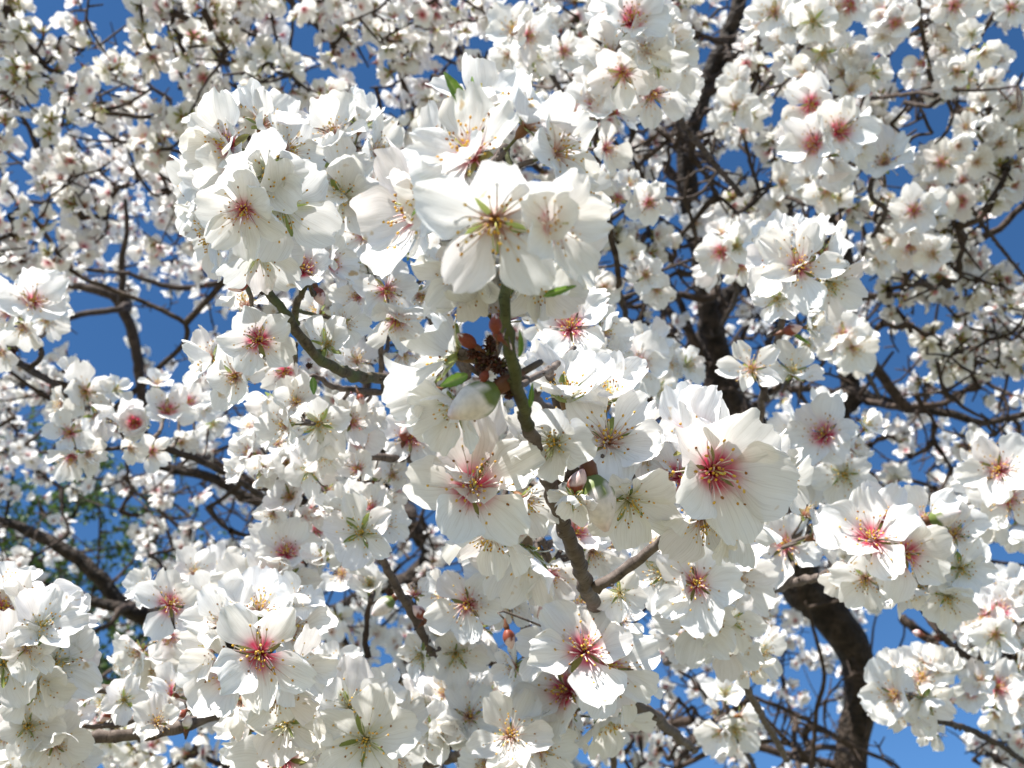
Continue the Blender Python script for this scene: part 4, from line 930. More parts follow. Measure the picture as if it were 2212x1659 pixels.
# open gaps between the crowns where only sky and thin twigs are seen (polygons in view px)
GAPS = [
 ([(25, -60), (292, -60), (295, 95), (262, 128), (210, 85), (205, 10), (138, 2), (108, 62), (58, 42)], 0.0),
 ([(20, 262), (78, 262), (85, 330), (70, 380), (88, 460), (40, 450), (34, 330)], 0.0), ([(205, 165), (262, 180), (262, 212), (206, 205)], 0.05), ([(70, 165), (140, 175), (150, 235), (90, 228)], 0.1),
 ([(120, 700), (245, 690), (282, 760), (300, 870), (235, 880), (190, 790), (130, 750)], 0.02), ([(275, 640), (300, 690), (300, 860), (320, 880), (395, 830), (430, 690), (400, 640)], 0.3), ([(400, 620), (520, 620), (520, 720), (430, 720)], 0.6),
 ([(80, 860), (112, 850), (105, 1010), (75, 1010)], 0.1), ([(180, 985), (330, 985), (340, 1010), (190, 1045)], 0.12), ([(55, 1035), (230, 1035), (260, 1110), (70, 1100)], 0.25), ([(255, 1060), (420, 1150), (300, 1200), (240, 1120)], 0.35),
 ([(155, 1100), (280, 1110), (290, 1270), (230, 1260), (150, 1185)], 0.05), ([(100, 1215), (205, 1240), (215, 1300), (110, 1260)], 0.05), ([(160, 1330), (270, 1330), (285, 1480), (190, 1500), (165, 1420)], 0.12),
 ([(1870, 1310), (2010, 1310), (2040, 1420), (1960, 1440), (1890, 1520), (1850, 1659), (1985, 1690), (1960, 1600), (1900, 1560), (1872, 1420)], 0.02),
 ([(2062, 1190), (2110, 1110), (2240, 1105), (2250, 1290), (2110, 1285)], 0.04), ([(1690, 1560), (1800, 1560), (1800, 1610), (1700, 1620)], 0.15), ([(1470, 1590), (1560, 1600), (1560, 1700), (1470, 1700)], 0.4), ([(1860, 1500), (2080, 1590), (2080, 1720), (1860, 1720)], 0.12),
 ([(1890, 60), (1998, 90), (2005, 185), (1935, 185), (1890, 120)], 0.03), ([(2110, 70), (2230, 40), (2240, 160), (2125, 160)], 0.04), ([(1960, 222), (2120, 205), (2090, 300), (2045, 330), (1985, 310), (1960, 270)], 0.02), ([(1935, 350), (1990, 340), (2005, 410), (1960, 420)], 0.1),
 ([(2140, 470), (2240, 410), (2240, 560), (2100, 560), (2100, 530)], 0.04), ([(1645, 80), (1690, 90), (1685, 160), (1640, 165)], 0.1), ([(1655, 190), (1700, 190), (1690, 270), (1650, 260)], 0.1), ([(1820, 30), (1880, 40), (1870, 75), (1825, 70)], 0.1),
 ([(1880, 710), (1940, 705), (1940, 770), (1900, 835), (1858, 812)], 0.03), ([(1930, 1040), (2000, 1040), (1990, 1110), (1930, 1100)], 0.2),
 ([(1360, 240), (1560, 210), (1560, 430), (1480, 440), (1360, 360)], 0.45), ([(1480, 600), (1800, 560), (1780, 1000), (1480, 900)], 0.5), ([(1480, 1430), (1860, 1430), (1860, 1680), (1440, 1680)], 0.6), ([(840, 1090), (1010, 1090), (1010, 1330), (860, 1330)], 0.4),
 ([(610, -60), (650, -60), (655, 120), (615, 110)], 0.2), ([(500, 1080), (800, 1080), (840, 1250), (560, 1260)], 0.6), ([(0, 880), (300, 880), (300, 1500), (0, 1500)], 0.75), ([(300, 1330), (1200, 1330), (1200, 1659), (300, 1659)], 0.8),
]
def inside(poly, x, y):
    c = False; j = len(poly) - 1
    for i in range(len(poly)):
        xi, yi = poly[i]; xj, yj = poly[j]
        if (yi > y) != (yj > y) and x < (xj - xi) * (y - yi) / (yj - yi) + xi: c = not c
        j = i
    return c
def keep_prob(u, v):
    k = 1.0
    for poly, p in GAPS:
        if inside(poly, u, v): k = min(k, p)
    return k

# limbs of the big almond on the right: (name, distance or None, [(u, v, width px)])
TRUNK = [(1790, 2500, 86, 2.75), (1820, 2100, 80, 2.72), (1838, 1800, 74, 2.7), (1842, 1700, 72, 2.7), (1850, 1600, 70, 2.7), (1858, 1500, 72, 2.7), (1842, 1410, 74, 2.7), (1800, 1335, 80, 2.68), (1745, 1270, 92, 2.65), (1712, 1200, 89, 2.6), (1695, 1100, 86, 2.55), (1670, 1010, 80, 2.5), (1625, 930, 72, 2.45), (1575, 860, 65, 2.4), (1548, 790, 62, 2.38), (1532, 700, 57, 2.35)]
LIMB_R = [
 ([(1535, 720, 54), (1520, 620, 48), (1500, 500, 44), (1488, 400, 46), (1490, 300, 46), (1520, 200, 42), (1560, 110, 44), (1595, 20, 38), (1620, -100, 30)], 2.3),
 ([(1530, 720, 45), (1570, 640, 36), (1620, 600, 30), (1680, 560, 24), (1700, 480, 20), (1706, 400, 16), (1706, 268, 14)], 2.4),
 ([(1700, 1160, 56), (1760, 1040, 50), (1800, 930, 46), (1840, 850, 44), (1880, 862, 36), (1940, 875, 26), (2000, 885, 24), (2057, 895, 20), (2124, 915, 16), (2212, 895, 14), (2330, 880, 10)], 2.3),
 ([(1838, 860, 50), (1825, 760, 40), (1835, 650, 34), (1830, 560, 30), (1800, 470, 26), (1770, 440, 18), (1690, 415, 13), (1656, 398, 10)], 2.3),
 ([(1940, 878, 16), (2041, 870, 14), (2107, 826, 13), (2158, 779, 11), (2212, 710, 9), (2300, 620, 6)], 2.1),
 ([(1835, 660, 22), (1920, 640, 16), (2007, 636, 14), (2091, 649, 13), (2174, 669, 13), (2212, 677, 12), (2330, 690, 9)], 1.9),
 ([(2091, 650, 9), (2110, 640, 8), (2160, 600, 7), (2201, 569, 5)], 1.85), ([(2084, 646, 8), (2086, 600, 7), (2091, 552, 6), (2100, 490, 5)], 1.9),
 ([(2007, 640, 12), (2050, 580, 20), (2108, 519, 19), (2158, 495, 17), (2212, 440, 16), (2300, 380, 12)], 1.75), ([(2060, 570, 11), (2095, 552, 9), (2124, 468, 7), (2150, 420, 5)], 1.75),
 ([(1960, 600, 10), (2037, 502, 10), (2091, 441, 9), (2141, 401, 6)], 1.8),
 ([(1492, 300, 30), (1440, 295, 22), (1380, 320, 20), (1350, 340, 16), (1300, 380, 9)], 2.2), ([(1485, 420, 28), (1430, 350, 16), (1390, 340, 12), (1350, 350, 9)], 2.3),
 ([(1497, 330, 20), (1530, 345, 14), (1559, 378, 13), (1600, 420, 9)], 2.1), ([(1515, 230, 30), (1560, 160, 24), (1610, 90, 20), (1640, 20, 16), (1660, -80, 10)], 2.25),
 ([(1490, 290, 16), (1472, 74, 9), (1512, 60, 8), (1555, 17, 7)], 2.1), ([(1560, 250, 12), (1622, 167, 10), (1646, 77, 9), (1660, 20, 7)], 2.0),
 ([(1540, 640, 26), (1470, 637, 17), (1420, 650, 15), (1370, 664, 13), (1330, 650, 8)], 2.0), ([(1520, 780, 26), (1490, 720, 20), (1440, 660, 14), (1400, 560, 9)], 2.35),
 ([(1540, 790, 30), (1500, 740, 22), (1480, 680, 18), (1440, 600, 12)], 2.5), ([(1600, 900, 22), (1530, 830, 14), (1500, 780, 11), (1480, 700, 8)], 2.6),
 ([(1600, 900, 20), (1680, 850, 20), (1760, 840, 14), (1840, 860, 20)], 2.5), ([(1560, 830, 20), (1600, 740, 14), (1620, 660, 12), (1600, 560, 8)], 2.5),
 ([(1857, 853, 10), (1900, 800, 8), (1930, 760, 6)], 2.2), ([(1990, 885, 11), (2010, 820, 9), (2020, 700, 7), (2030, 640, 5)], 2.2),
 ([(2180, 850, 9), (2168, 853, 8), (2158, 886, 6)], 2.1), ([(2180, 780, 10), (2212, 740, 8)], 2.0),
 ([(1842, 1660, 26), (1740, 1639, 20), (1600, 1600, 20), (1500, 1560, 22), (1400, 1560, 20), (1200, 1480, 20), (1075, 1438, 22), (950, 1360, 22), (900, 1250, 20)], 2.7),
 ([(1845, 1620, 14), (1756, 1562, 11), (1653, 1515, 10), (1560, 1480, 8)], 2.4), ([(1900, 1700, 12), (1940, 1659, 10), (1857, 1619, 10), (1800, 1590, 9), (1720, 1560, 7)], 2.3),
 ([(1740, 1700, 13), (1756, 1629, 12), (1763, 1539, 11), (1780, 1455, 10), (1756, 1355, 8), (1740, 1300, 6)], 2.0), ([(1756, 1639, 16), (1706, 1606, 14), (1632, 1529, 9), (1600, 1480, 7)], 2.2),
 ([(1460, 1659, 14), (1560, 1610, 13), (1630, 1600, 12), (1700, 1605, 10)], 2.1), ([(1900, 1312, 4.5), (1887, 1355, 5), (1880, 1438, 6), (1876, 1560, 7), (1850, 1680, 9)][::-1], 2.4), ([(1930, 1500, 6), (1940, 1415, 5.5), (1954, 1365, 5), (1950, 1335, 4.5)], 2.4),
 ([(2330, 1235, 8), (2212, 1221, 7), (2131, 1211, 8)], 1.6), ([(2230, 1560, 22), (2190, 1480, 18), (2200, 1400, 14), (2212, 1330, 10)], 2.0), ([(1620, 1010, 40), (1560, 1100, 30), (1500, 1180, 24), (1380, 1240, 18)], 2.9),
]
LIMB_L = [
 ([(900, 2700, 70), (870, 2250, 66), (820, 1900, 60), (735, 1650, 54), (620, 1470, 48), (460, 1375, 46), (311, 1330, 44), (268, 1308, 40), (234, 1271, 36), (190, 1225, 34), (147, 1191, 32), (90, 1160, 28), (33, 1138, 26), (-60, 1110, 20)], 3.0),
 ([(290, 1322, 30), (217, 1305, 25), (134, 1275, 22), (67, 1258, 18), (0, 1240, 12)], 2.9), ([(258, 1318, 16), (240, 1345, 13), (201, 1365, 12), (170, 1395, 11), (100, 1430, 8)], 2.8),
 ([(330, 1340, 40), (480, 1345, 34), (600, 1350, 36), (712, 1325, 40), (800, 1280, 40), (900, 1240, 44), (930, 1190, 46), (890, 1137, 42), (850, 1080, 34), (700, 1000, 24)], 3.0),
 ([(880, 1120, 34), (760, 1150, 28), (640, 1112, 26), (552, 1084, 26), (468, 1037, 25), (348, 1005, 20), (310, 980, 15)], 2.6), ([(800, 1050, 28), (640, 1060, 24), (560, 1050, 22), (502, 1017, 22), (418, 983, 20), (340, 950, 14)], 2.3),
 ([(340, 1000, 20), (318, 960, 22), (310, 930, 24), (305, 870, 24), (297, 800, 25), (285, 725, 25), (258, 652, 27), (234, 634, 24), (160, 615, 20), (100, 602, 20), (0, 579, 16), (-80, 560, 12)], 2.7),
 ([(262, 660, 18), (266, 602, 16), (264, 552, 15), (275, 500, 12), (270, 430, 9)], 2.6), ([(258, 668, 16), (190, 676, 15), (135, 690, 14), (80, 700, 9)], 2.5),
 ([(780, 720, 22), (640, 660, 18), (560, 632, 17), (502, 615, 16), (468, 612, 16), (385, 621, 15), (301, 601, 11), (280, 590, 8)], 2.4),
 ([(420, 985, 17), (300, 930, 16), (190, 850, 17), (110, 823, 16), (67, 803, 17), (20, 770, 14), (0, 739, 12), (-50, 700, 9)], 1.7), ([(170, 900, 12), (107, 860, 12), (67, 836, 11), (10, 793, 9), (-30, 770, 7)], 1.8),
 ([(640, 1250, 12), (450, 1190, 11), (400, 1150, 10), (335, 1094, 10), (284, 1057, 9), (234, 1037, 8), (184, 1037, 7), (120, 1060, 5)], 2.5),
 ([(400, 700, 14), (180, 600, 13), (135, 562, 12), (100, 508, 11), (50, 442, 10), (0, 401, 9), (-60, 360, 7)], 1.7),
 ([(700, 300, 16), (560, 250, 14), (435, 234, 13), (318, 253, 12), (250, 245, 12), (144, 249, 12), (84, 248, 9), (10, 248, 7), (-60, 240, 5)], 1.6), ([(190, 248, 12), (234, 236, 12), (278, 222, 9), (330, 190, 7)], 1.6),
 ([(150, 250, 9), (125, 215, 8), (105, 190, 7), (95, 160, 5)], 1.55), ([(90, 248, 7), (60, 225, 6), (42, 190, 5)], 1.55), ([(165, 245, 6), (158, 200, 5), (150, 175, 5)], 1.6), ([(275, 212, 6), (240, 205, 5.5), (205, 185, 5)], 1.6),
 ([(800, 420, 18), (700, 330, 16), (669, 217, 14), (652, 194, 13), (629, 151, 11), (595, 77, 8), (580, 0, 6)], 1.7), ([(640, 170, 9), (625, 110, 9), (632, 67, 8), (629, 0, 7), (620, -60, 5)], 1.65),
 ([(660, 350, 14), (619, 231, 12), (602, 187, 11), (569, 127, 9), (550, 60, 6)], 1.65), ([(610, 300, 12), (535, 207, 9), (458, 161, 7), (400, 130, 5)], 1.6), ([(500, 360, 13), (431, 217, 12), (395, 174, 10), (378, 114, 8), (350, 0, 6)], 1.6),
 ([(500, 480, 12), (385, 401, 9), (335, 368, 8), (294, 318, 8), (250, 300, 7), (214, 274, 6)], 1.75), ([(420, 340, 9), (301, 308, 8), (201, 304, 7), (140, 288, 5)], 1.7), ([(330, 420, 8), (291, 365, 8), (274, 318, 7), (240, 300, 5)], 1.75),
 ([(250, 400, 6), (217, 371, 7), (187, 361, 6), (124, 318, 6), (80, 288, 5)], 1.7),
 ([(1200, 420, 20), (1080, 280, 18), (1010, 170, 17), (1004, 140, 17), (981, 90, 16), (961, 47, 16), (930, 10, 15), (915, -80, 12)], 1.8), ([(1004, 140, 9), (974, 134, 8), (931, 94, 8), (927, 20, 8), (884, -5, 7)], 1.75),
 ([(940, 350, 11), (880, 220, 10), (854, 110, 10), (830, 57, 9), (794, 0, 9), (780, -60, 7)], 1.75), ([(931, 112, 8), (890, 151, 8), (847, 184, 7), (800, 190, 5)], 1.8), ([(1180, 200, 8), (1075, 54, 7), (1041, 30, 6), (1014, 0, 5)], 1.8),
 ([(820, 260, 10), (740, 160, 8), (733, 97, 8), (712, 43, 7), (696, 0, 6)], 1.75), ([(900, 350, 14), (905, 260, 12), (880, 200, 11), (860, 150, 8)], 1.9),
]

def tree(root_name, label, limbs, trunk, group=None):
    root = link(root_name, None)
    if trunk:
        p = P(*trunk[0][:2], trunk[0][3])
    else:
        a = limbs[0][0][0]; p = P(a[0], a[1], limbs[0][1])
    base = Vector((p.x, p.y, 0)); root.location = base; root.empty_display_size = 0.5
    tag(root, label, 'tree', group)
    net_p = []; net_r = []
    seedn = 0
    def run(name, pts, rad, mat, sides, step, lump, ls):
        nonlocal seedn
        seedn += 1
        path = smooth_path(pts, rad, step)
        mb = MB(); tube(mb, [(q - base, r) for q, r in path], sides=sides, lump=lump, lumpscale=ls, wander=0.5, seed=seedn)
        link(name, mb.mesh(name, [mat]), root)
        for q, r in path[::2]:
            net_p.append(q); net_r.append(r)
    if trunk:
        pts = [P(a[0], a[1], a[3]) for a in trunk]; rad = [a[2] * .5 * K * a[3] for a in trunk]
        pts = [Vector((pts[0].x, pts[0].y, -0.05)), Vector((pts[0].x, pts[0].y, 0.25))] + [q for q in pts if q.z > 0.5]
        rad = [0.14, 0.10] + rad[len(rad) - len(pts) + 2:]
        run('trunk', pts, rad, M_BARK, 20, 0.03, 0.16, 16)
    for i, (lm, d) in enumerate(limbs):
        pts = [P(a[0], a[1], d * (1 - 0.04 * j / len(lm))) for j, a in enumerate(lm)]; rad = [a[2] * .5 * K * d * (0.78 if (limbs is LIMB_L and i > 9) else 0.9) for a in lm]
        if not trunk and i == 0:
            pts = [q for q in pts if q.z > 0.5]; rad = rad[-len(pts):]
            pts = [Vector((base.x, base.y, -0.05)), Vector((base.x, base.y, 0.3))] + pts; rad = [0.13, 0.10] + rad
            run('trunk', pts, rad, M_BARK, 16, 0.04, 0.16, 16)
            continue
        if i:      # bring the foot of the limb onto what it grows from
            A = np.array([tuple(x) for x in net_p]); dd = ((A - np.array(tuple(pts[0]))) ** 2).sum(1)
            k = int(dd.argmin())
            if dd[k] > 0.0004:
                mid = pts[0].lerp(net_p[k], 0.5) + VF * 0.05
                pts = [net_p[k].copy(), mid] + pts; rad = [rad[0] * 1.35, rad[0] * 1.15] + rad
        big = rad[0] > 0.02
        run('limb', pts, rad, M_BARK if big else M_LIMB, 14 if big else 8, 0.03 if big else 0.02, 0.18, 22 if big else 60)
    return root, base, net_p, net_r

rootR, baseR, netR, radR = tree('almond_tree', 'blossoming almond tree whose thick dark trunk bends up from the bottom right of the view', LIMB_R, TRUNK)
rootL, baseL, netL, radL = tree('almond_tree', 'blossoming almond tree whose slim dark limbs fork against blue sky on the left', LIMB_L, None)

# ---- blossom bearing twigs grown outwards from the limbs
TRIMG = [(a[0], a[1], a[2] * .5, a[3]) for a in TRUNK] + [(a[0], a[1], a[2] * .5, d) for lm, d in LIMB_R[:4] + LIMB_L[:1] for a in lm] + [(a[0], a[1], a[2] * .5 + 4, d) for lm, d in LIMB_L[1:9] for a in lm if 100 < a[0] < 640]
def trunk_depth(u, v):
    """distance of a thick limb seen at (u, v), or None"""
    for i in range(len(TRIMG) - 1):
        a = TRIMG[i]; b = TRIMG[i + 1]
        L2 = (b[0] - a[0]) ** 2 + (b[1] - a[1]) ** 2
        if L2 > 90000 or L2 == 0: continue
        t = max(0, min(1, ((u - a[0]) * (b[0] - a[0]) + (v - a[1]) * (b[1] - a[1])) / L2))
        if math.hypot(u - lerp(a[0], b[0], t), v - lerp(a[1], b[1], t)) < lerp(a[2], b[2], t) + 20:
            return lerp(a[3], b[3], t)
    return None

rt = random.Random(2024)
ends = []
U0, U1, V0, V1 = -150, 2360, -140, 1820
tries = 0
NEED = 1900
while len(ends) < NEED and tries < 60000:
    tries += 1
    u = rt.uniform(U0, U1); v = rt.uniform(V0, V1)
    s = zone(u, v)
    if rt.random() > (40 / s) ** 2 * 1.0: continue
    dense = (v < 560 and u < 1330) or (v < 330 and u > 1560) or (u > 2000 and v < 800)
    if not dense and rt.random() > 0.5: continue
    if rt.random() > keep_prob(u, v): continue
    d = 91 / s * rt.choice((rt.uniform(0.88, 1.08), rt.uniform(0.98, 1.32)))
    td = trunk_depth(u, v)
    if td is not None and d < td + 0.15:
        d = td + rt.uniform(.2, .8)
    ends.append(P(u, v, d))

BARE = set()
for poly, n_b in (([(1330, 240), (1560, 210), (1560, 440), (1480, 440), (1330, 380)], 60), ([(1440, 600), (1800, 560), (1780, 1000), (1440, 900)], 70), ([(1440, 1420), (1880, 1430), (1900, 1700), (1400, 1700)], 120),
                  ([(200, 1000), (900, 1000), (1000, 1330), (300, 1280)], 110), ([(1870, 1310), (2212, 1310), (2212, 1700), (1850, 1700)], 40), ([(0, 0), (700, 0), (700, 500), (0, 500)], 20), ([(1850, 600), (2212, 500), (2212, 1100), (1850, 1100)], 60), ([(1550, 0), (2212, 0), (2212, 400), (1600, 400)], 60), ([(-100, -100), (2300, -100), (2300, 1700), (-100, 1700)], 430), ([(1350, 200), (2212, 200), (2212, 1300), (1350, 1300)], 400), ([(400, 900), (1400, 900), (1400, 1700), (400, 1700)], 200)):
    k = 0
    while k < n_b:
        u = rt.uniform(min(a[0] for a in poly), max(a[0] for a in poly)); v = rt.uniform(min(a[1] for a in poly), max(a[1] for a in poly))
        if not inside(poly, u, v) or keep_prob(u, v) < .13 and rt.random() < .8: continue
        k += 1; p = P(u, v, 91 / zone(u, v) * rt.uniform(.8, 1.35)); BARE.add(tuple(p)); ends.append(p)

def grow(ends, net, rad, maxlen=0.42):
    """join every end point to the nearest wood, nearest first (a greedy growth)"""
    NP_ = np.array([tuple(p) for p in net]); E = np.array([tuple(p) for p in ends])
    parent = np.zeros(len(E), int); best = np.full(len(E), 1e9)
    for i in range(0, len(E), 200):
        dd = ((E[i:i + 200, None, :] - NP_[None]) ** 2).sum(2)
        best[i:i + 200] = dd.min(1); parent[i:i + 200] = dd.argmin(1)
    done = np.zeros(len(E), bool); order = []
    for _ in range(len(E)):
        b = np.where(done, 1e9, best); k = int(b.argmin())
        done[k] = True; order.append(k)
        dd = ((E - E[k]) ** 2).sum(1)
        upd = (~done) & (dd < best)
        best[upd] = dd[upd]; parent[upd] = -(k + 1)
    cnt = np.ones(len(E))
    for k in reversed(order):
        if parent[k] < 0: cnt[-parent[k] - 1] += cnt[k]
    edges = []
    for k in order:
        a = net[parent[k]] if parent[k] >= 0 else ends[-parent[k] - 1]
        edges.append((a, ends[k], cnt[k]))
    return edges

V3 = Vector
allnet = netR + netL
side = [0] * len(netR) + [1] * len(netL)
AN = np.array([tuple(p) for p in allnet])
own = [side[int(((AN - np.array(tuple(p))) ** 2).sum(1).argmin())] for p in ends]
NEARP = np.array([tuple(p) for p, r in NEAR_SPHERES]); 

# LOD arrays for the far blossoms
def far_variant(red, seed, nt_=4, ns=4):
    rd = random.Random(seed)
    mb = MB()
    op = rd.uniform(0.1, 0.7)
    for i in range(5):
        v, f, c, uv = petal_arrays(seed * 5 + i, ns, nt_, red, width=rd.uniform(.8, 1.0), curl=rd.uniform(-.2, .5), cup=rd.uniform(.2, .6), ruffle=.05, notch=.1)
        m = Matrix.Rotation(2 * math.pi * i / 5 + rd.uniform(-.15, .15), 4, 'Z') @ Matrix.Translation((0, .07, 0)) @ Matrix.Rotation(op + rd.uniform(-.25, .35), 4, 'X')
        c = [petal_colour(max(0, t[1] - 0.04), red) for t in uv]
        mb.add([m @ Vector(x) for x in v], f, c, uv, 0)
    thr = mixc((0.40, 0.33, 0.10), (0.42, 0.03, 0.07), min(1, red * 1.3))
    v, f = ball(Vector((0, 0, 0.05)), 0.13, 0.10, Vector((0, 0, 1)), 5, 2); mb.add(v, f, [thr] * len(v), None, 1)
    for q in range(7):
        a = q * 2.4; p = Vector((math.cos(a), math.sin(a), 0)) * rd.uniform(.12, .36) + Vector((0, 0, .32))
        v = [p + Vector((.035, 0, 0)), p + Vector((-.02, .03, 0)), p + Vector((-.02, -.03, 0)), p + Vector((0, 0, .04))]
        mb.add(v, [(0, 1, 3), (1, 2, 3), (2, 0, 3)], [(0.62, 0.38, 0.10)] * 4, None, 1)
        b = Vector((0, 0, 0.02))
        mb.add([b, p + Vector((.016, 0, 0)), p + Vector((-.016, 0, 0))], [(0, 1, 2)], [thr, (0.8, .7, .65), (0.8, .7, .65)], None, 1)
    outc = mixc((0.17, 0.15, 0.045), (0.24, 0.04, 0.03), rd.random())
    v = []
    for r, z in ((.12, 0), (.10, -.2), (.03, -.36), (.03, -.6)):
        v += [(r * math.cos(k * 1.2566), r * math.sin(k * 1.2566), z) for k in range(5)]
    mb.add(v, grid_faces(5, 4, True), [outc] * len(v), None, 1)
    for i in range(5):
        a = 2 * math.pi * (i + .5) / 5; ca, sa = math.cos(a), math.sin(a)
        v = [(.08 * ca - .07 * sa, .08 * sa + .07 * ca, -.03), (.08 * ca + .07 * sa, .08 * sa - .07 * ca, -.03), (.42 * ca, .42 * sa, .05 + .42 * math.tan(op * .6) * .5)]
        mb.add(v, [(0, 1, 2)], [outc] * 3, None, 1)
    return mb
FAR = [far_variant(r, 100 + i * 7) for i, r in enumerate((0, .1, .2, .35, .35, .5, .6, .7, .8, 1.0, .15, .3, .45, .75))]
def far_bud():
    mb = MB(); v, f = ball(Vector((0, 0, .3)), .28, .38, Vector((0, 0, 1)), 6, 4); mb.add(v, f, [(0.86, .82, .8)] * len(v), None, 0)
    v, f = ball(Vector((0, 0, .0)), .2, .3, Vector((0, 0, 1)), 5, 3); mb.add(v, f, [(0.25, .06, .04)] * len(v), None, 1)
    return mb
FAR.append(far_bud())
FARNP = [(np.array(m.v, np.float32), m.f, np.array(m.c, np.float32), np.array(m.uv, np.float32), m.mi) for m in FAR]

def mass(name, items, parent, base):
    """many blossoms joined: items = [(variant, 4x4 matrix)]"""
    vs = []; cs = []; uvs = []; loops = []; starts = []; mis = []; off = 0; lo = 0
    cache = []
    for v, f, c, uv, mi in FARNP:
        lt = np.array([len(q) for q in f], np.int32); fl = np.concatenate([np.array(q, np.int32) for q in f])
        cache.append((lt, fl))
    for k, M in items:
        v, f, c, uv, mi = FARNP[k]
        m = np.array(M, np.float32)
        vs.append(v @ m[:3, :3].T + m[:3, 3]); cs.append(c); uvs.append(uv)
        lt, fl = cache[k]
        loops.append(fl + off); starts.append(lt); mis.append(np.array(mi, np.int32)); off += len(v)
    V = np.concatenate(vs); LT = np.concatenate(starts); LI = np.concatenate(loops)
    me = bpy.data.meshes.new(name)
    me.vertices.add(len(V)); me.vertices.foreach_set('co', V.ravel().astype(np.float32))
    me.loops.add(len(LI)); me.loops.foreach_set('vertex_index', LI)
    me.polygons.add(len(LT)); st = np.concatenate([[0], np.cumsum(LT)[:-1]]).astype(np.int32)
    me.polygons.foreach_set('loop_start', st)
    me.materials.append(M_PETAL); me.materials.append(M_TINT)
    me.polygons.foreach_set('material_index', np.concatenate(mis)); me.polygons.foreach_set('use_smooth', np.ones(len(LT), bool))
    a = me.color_attributes.new('tint', 'FLOAT_COLOR', 'POINT'); C4 = np.ones((len(V), 4), np.float32); C4[:, :3] = np.concatenate(cs); a.data.foreach_set('color', C4.ravel())
    ul = me.uv_layers.new(name='UVMap'); ul.data.foreach_set('uv', np.concatenate(uvs)[LI].ravel())
    me.update(calc_edges=True); me.validate()
    o = link(name, me, parent); tag(o, kind='stuff')
    return o

for sd_, (root, base, net, rad) in enumerate(((rootR, baseR, netR, radR), (rootL, baseL, netL, radL))):
    E = [p for p, s in zip(ends, own) if s == sd_]
    edges = grow(E, net, rad)
    wood = MB(); flowers = []
    for (a, b, c) in edges:
        ln = (b - a).length
        r0 = min(0.007, 0.0016 * math.sqrt(1 + c)); r1 = 0.0014
        mid = a.lerp(b, 0.5) + V3((rt.uniform(-1, 1), rt.uniform(-1, 1), rt.uniform(-1, .6))) * ln * 0.10
        path = smooth_path([a, mid, b], [r0, (r0 + r1) * .5, max(r1, r0 * .5)], 0.035)
        tube(wood, [(q - base, r) for q, r in path], sides=4 if r0 < .003 else 5, wander=1.2, cap=False, seed=len(flowers))
        # small spurs
        for _ in range(int(ln / 0.03)):
            t = rt.random(); q = path[min(len(path) - 1, int(t * len(path)))][0]
            dr = V3((rt.gauss(0, 1), rt.gauss(0, 1), rt.gauss(0, 1) + .4)).normalized() * rt.uniform(.012, .045)
            tube(wood, [(q - base, .0019), (q + dr - base, .0013)], sides=4, cap=False)
        u, v, z = proj(b)
        n_ = rt.choice((3, 4, 5, 6, 7))
        if tuple(b) in BARE: continue
        n_ = rt.choice((2, 3, 3, 4, 5, 6))
        cands = [(b, 0.0)] * n_
        for _ in range(int(min(ln, 0.35) / 0.055)):
            q = a.lerp(b, rt.uniform(0.35, 1.0)); cands.append((q, 1)); cands.append((q, 1))
            if rt.random() < .5: cands.append((q, 1))
        for q, kind in cands:
            if kind:
                uu, vv, zz = proj(q)
                if rt.random() > keep_prob(uu, vv): continue
            n = V3((rt.gauss(0, 1), rt.gauss(0, 1), rt.gauss(0, 1) - .1)).normalized()
            pos = q + n * rt.uniform(0.012, 0.026)
            uu, vv, zz = proj(pos)
            if zz < 0.9: continue
            td = trunk_depth(uu, vv)
            if td is not None and zz < td + .05 and (vv > 1100 or rt.random() < .9): continue
            kp = keep_prob(uu, vv)
            if kp < .3 and rt.random() > kp * 2.2: continue
            flowers.append((pos, (n + V3((rt.gauss(0, .3), rt.gauss(0, .3), rt.gauss(0, .3)))).normalized(), rt.uniform(0.018, 0.0235), uu, vv, zz))
    wo = link('twig_wood', wood.mesh('twig_wood', [M_LIMB]), root); tag(wo, kind='stuff')
    # the 300 that show largest are blossoms of their own
    inview = [f for f in flowers if -10 < f[3] < 2222 and -10 < f[4] < 1669]
    def vis(f):       # those hidden behind the near sprays show less
        return f[2] / f[5] * (1.0 if True else 0)
    def hidden(f):
        for p, r in NEAR_SPHERES:
            pu, pv, pz = NS2[id(p)]
            if pz < f[5] and (pu - f[3]) ** 2 + (pv - f[4]) ** 2 < (r / pz / K * 0.85) ** 2: return True
        return False
    NS2 = {id(p): proj(p) for p, r in NEAR_SPHERES}
    inview.sort(key=lambda f: -f[2] / f[5])
    big = []
    for f in inview:
        if len(big) == 300: break
        if not hidden(f): big.append(f)
    bs = set(id(f) for f in big)
    pinv = Matrix.Translation(-base)
    for f in big:
        blossom(root, pinv, f[0], f[1], f[2], rt.choice((0, 0, .35, .35, .7, .7, 1)), rt.choice((rt.uniform(.1, .6), rt.uniform(.1, .6), rt.uniform(.1, .6), rt.uniform(.8, 1.1))), rt, near=False)
    items = []
    for f in flowers:
        if id(f) in bs: continue
        k = rt.randrange(14) if rt.random() > .05 else 14
        items.append((k, Matrix.Translation(f[0] - base) @ frame(f[1], rt.uniform(0, 6.28)) @ Matrix.Scale(f[2] * (1 if k < 14 else .8), 4)))
    mass('blossom_mass', items, root, base)
    print('tree', sd_, 'edges', len(edges), 'flowers', len(flowers))

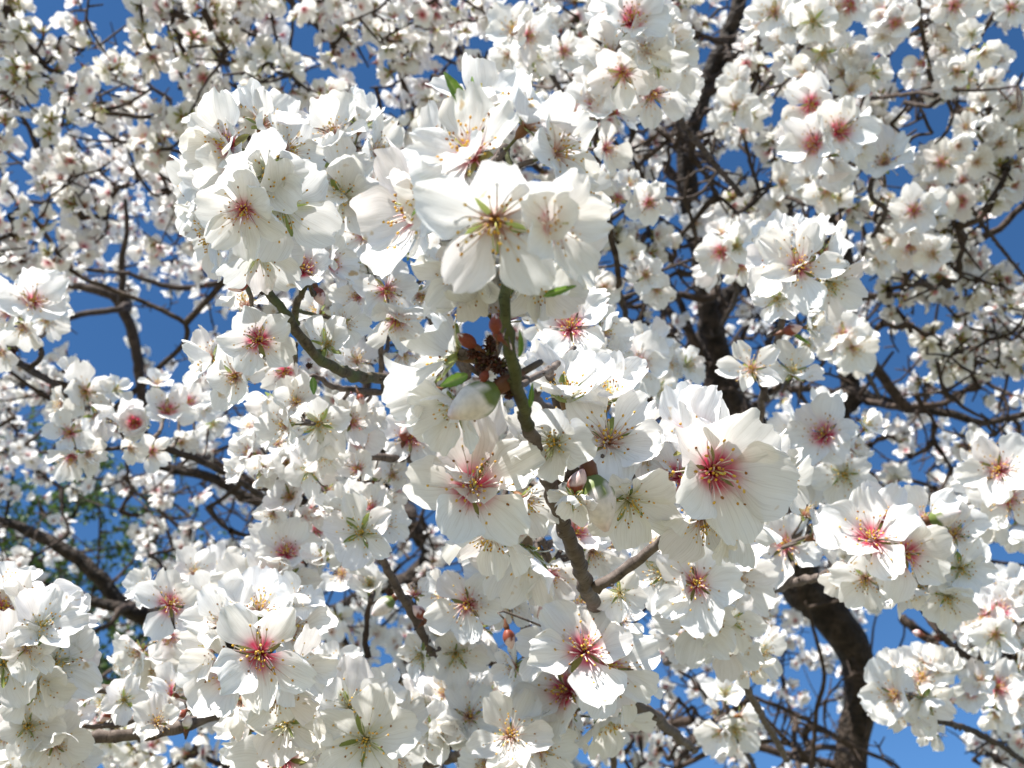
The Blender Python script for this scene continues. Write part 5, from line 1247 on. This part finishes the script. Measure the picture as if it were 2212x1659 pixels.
# ---- the green leaved tree seen low on the left, farther off
def green_tree():
    lim = [([(-500, 2600, 60), (-300, 1900, 50), (-120, 1500, 34), (20, 1300, 24), (120, 1180, 14), (180, 1060, 9), (190, 960, 5)], 5.5),
           ([(-120, 1500, 24), (60, 1480, 16), (200, 1440, 12), (300, 1380, 8), (380, 1300, 5)], 5.4), ([(20, 1300, 14), (10, 1150, 10), (30, 1000, 7), (20, 900, 4)], 5.6),
           ([(60, 1470, 12), (150, 1380, 9), (205, 1260, 7), (215, 1120, 5), (200, 1020, 3)], 5.3), ([(200, 1440, 8), (330, 1440, 7), (480, 1400, 5), (560, 1330, 3)], 5.5), ([(120, 1200, 9), (260, 1180, 6), (400, 1150, 4), (470, 1120, 3)], 5.8)]
    root, base, net, rad = tree('leafy_tree', 'slender tree with fresh small green leaves low on the left, behind the white blossoms', lim, None)
    rg = random.Random(77)
    E = []
    while len(E) < 620:
        u = rg.gauss(130, 150); v = rg.gauss(1240, 190)
        if v < 880 or u > 620 or v > 1640: continue
        if rg.random() < .45 and inside([(155, 1100), (280, 1110), (290, 1270), (230, 1260), (150, 1185)], u, v): continue
        E.append(P(u, v, rg.uniform(4.9, 6.2)))
    edges = grow(E, net, rad)
    wood = MB(); lv = MB()
    for a, b, c in edges:
        mid = a.lerp(b, .5) + V3((rg.uniform(-1, 1), rg.uniform(-1, 1), rg.uniform(-1, 1))) * (b - a).length * .1
        tube(wood, [(a - base, min(.012, .0022 * math.sqrt(c + 1))), (mid - base, .0028), (b - base, .0018)], sides=4, cap=False)
        for _ in range(12):
            q = a.lerp(b, rg.uniform(.2, 1.05)) + V3((rg.gauss(0, 1), rg.gauss(0, 1), rg.gauss(0, 1))) * .018 - base
            m = frame(V3((rg.gauss(0, 1), rg.gauss(0, 1), rg.gauss(0, 1) + .6)), rg.uniform(0, 6)).to_3x3()
            s = rg.uniform(.022, .042)
            v = [q + m @ V3(x) * s for x in ((0, 0, 0), (.3, .35, .08), (.22, .8, .05), (0, 1.1, -.05), (-.22, .8, .05), (-.3, .35, .08), (0, .5, -.04))]
            g = rg.uniform(.8, 1.3)
            lv.add(v, [(0, 1, 6), (1, 2, 6), (2, 3, 6), (3, 4, 6), (4, 5, 6), (5, 0, 6)], [(.065 * g, .115 * g, .028)] * 7)
    tag(link('twig_wood', wood.mesh('twig_wood', [M_LIMB]), root), kind='stuff')
    tag(link('foliage', lv.mesh('foliage', [M_GREEN]), root), kind='stuff')
green_tree()
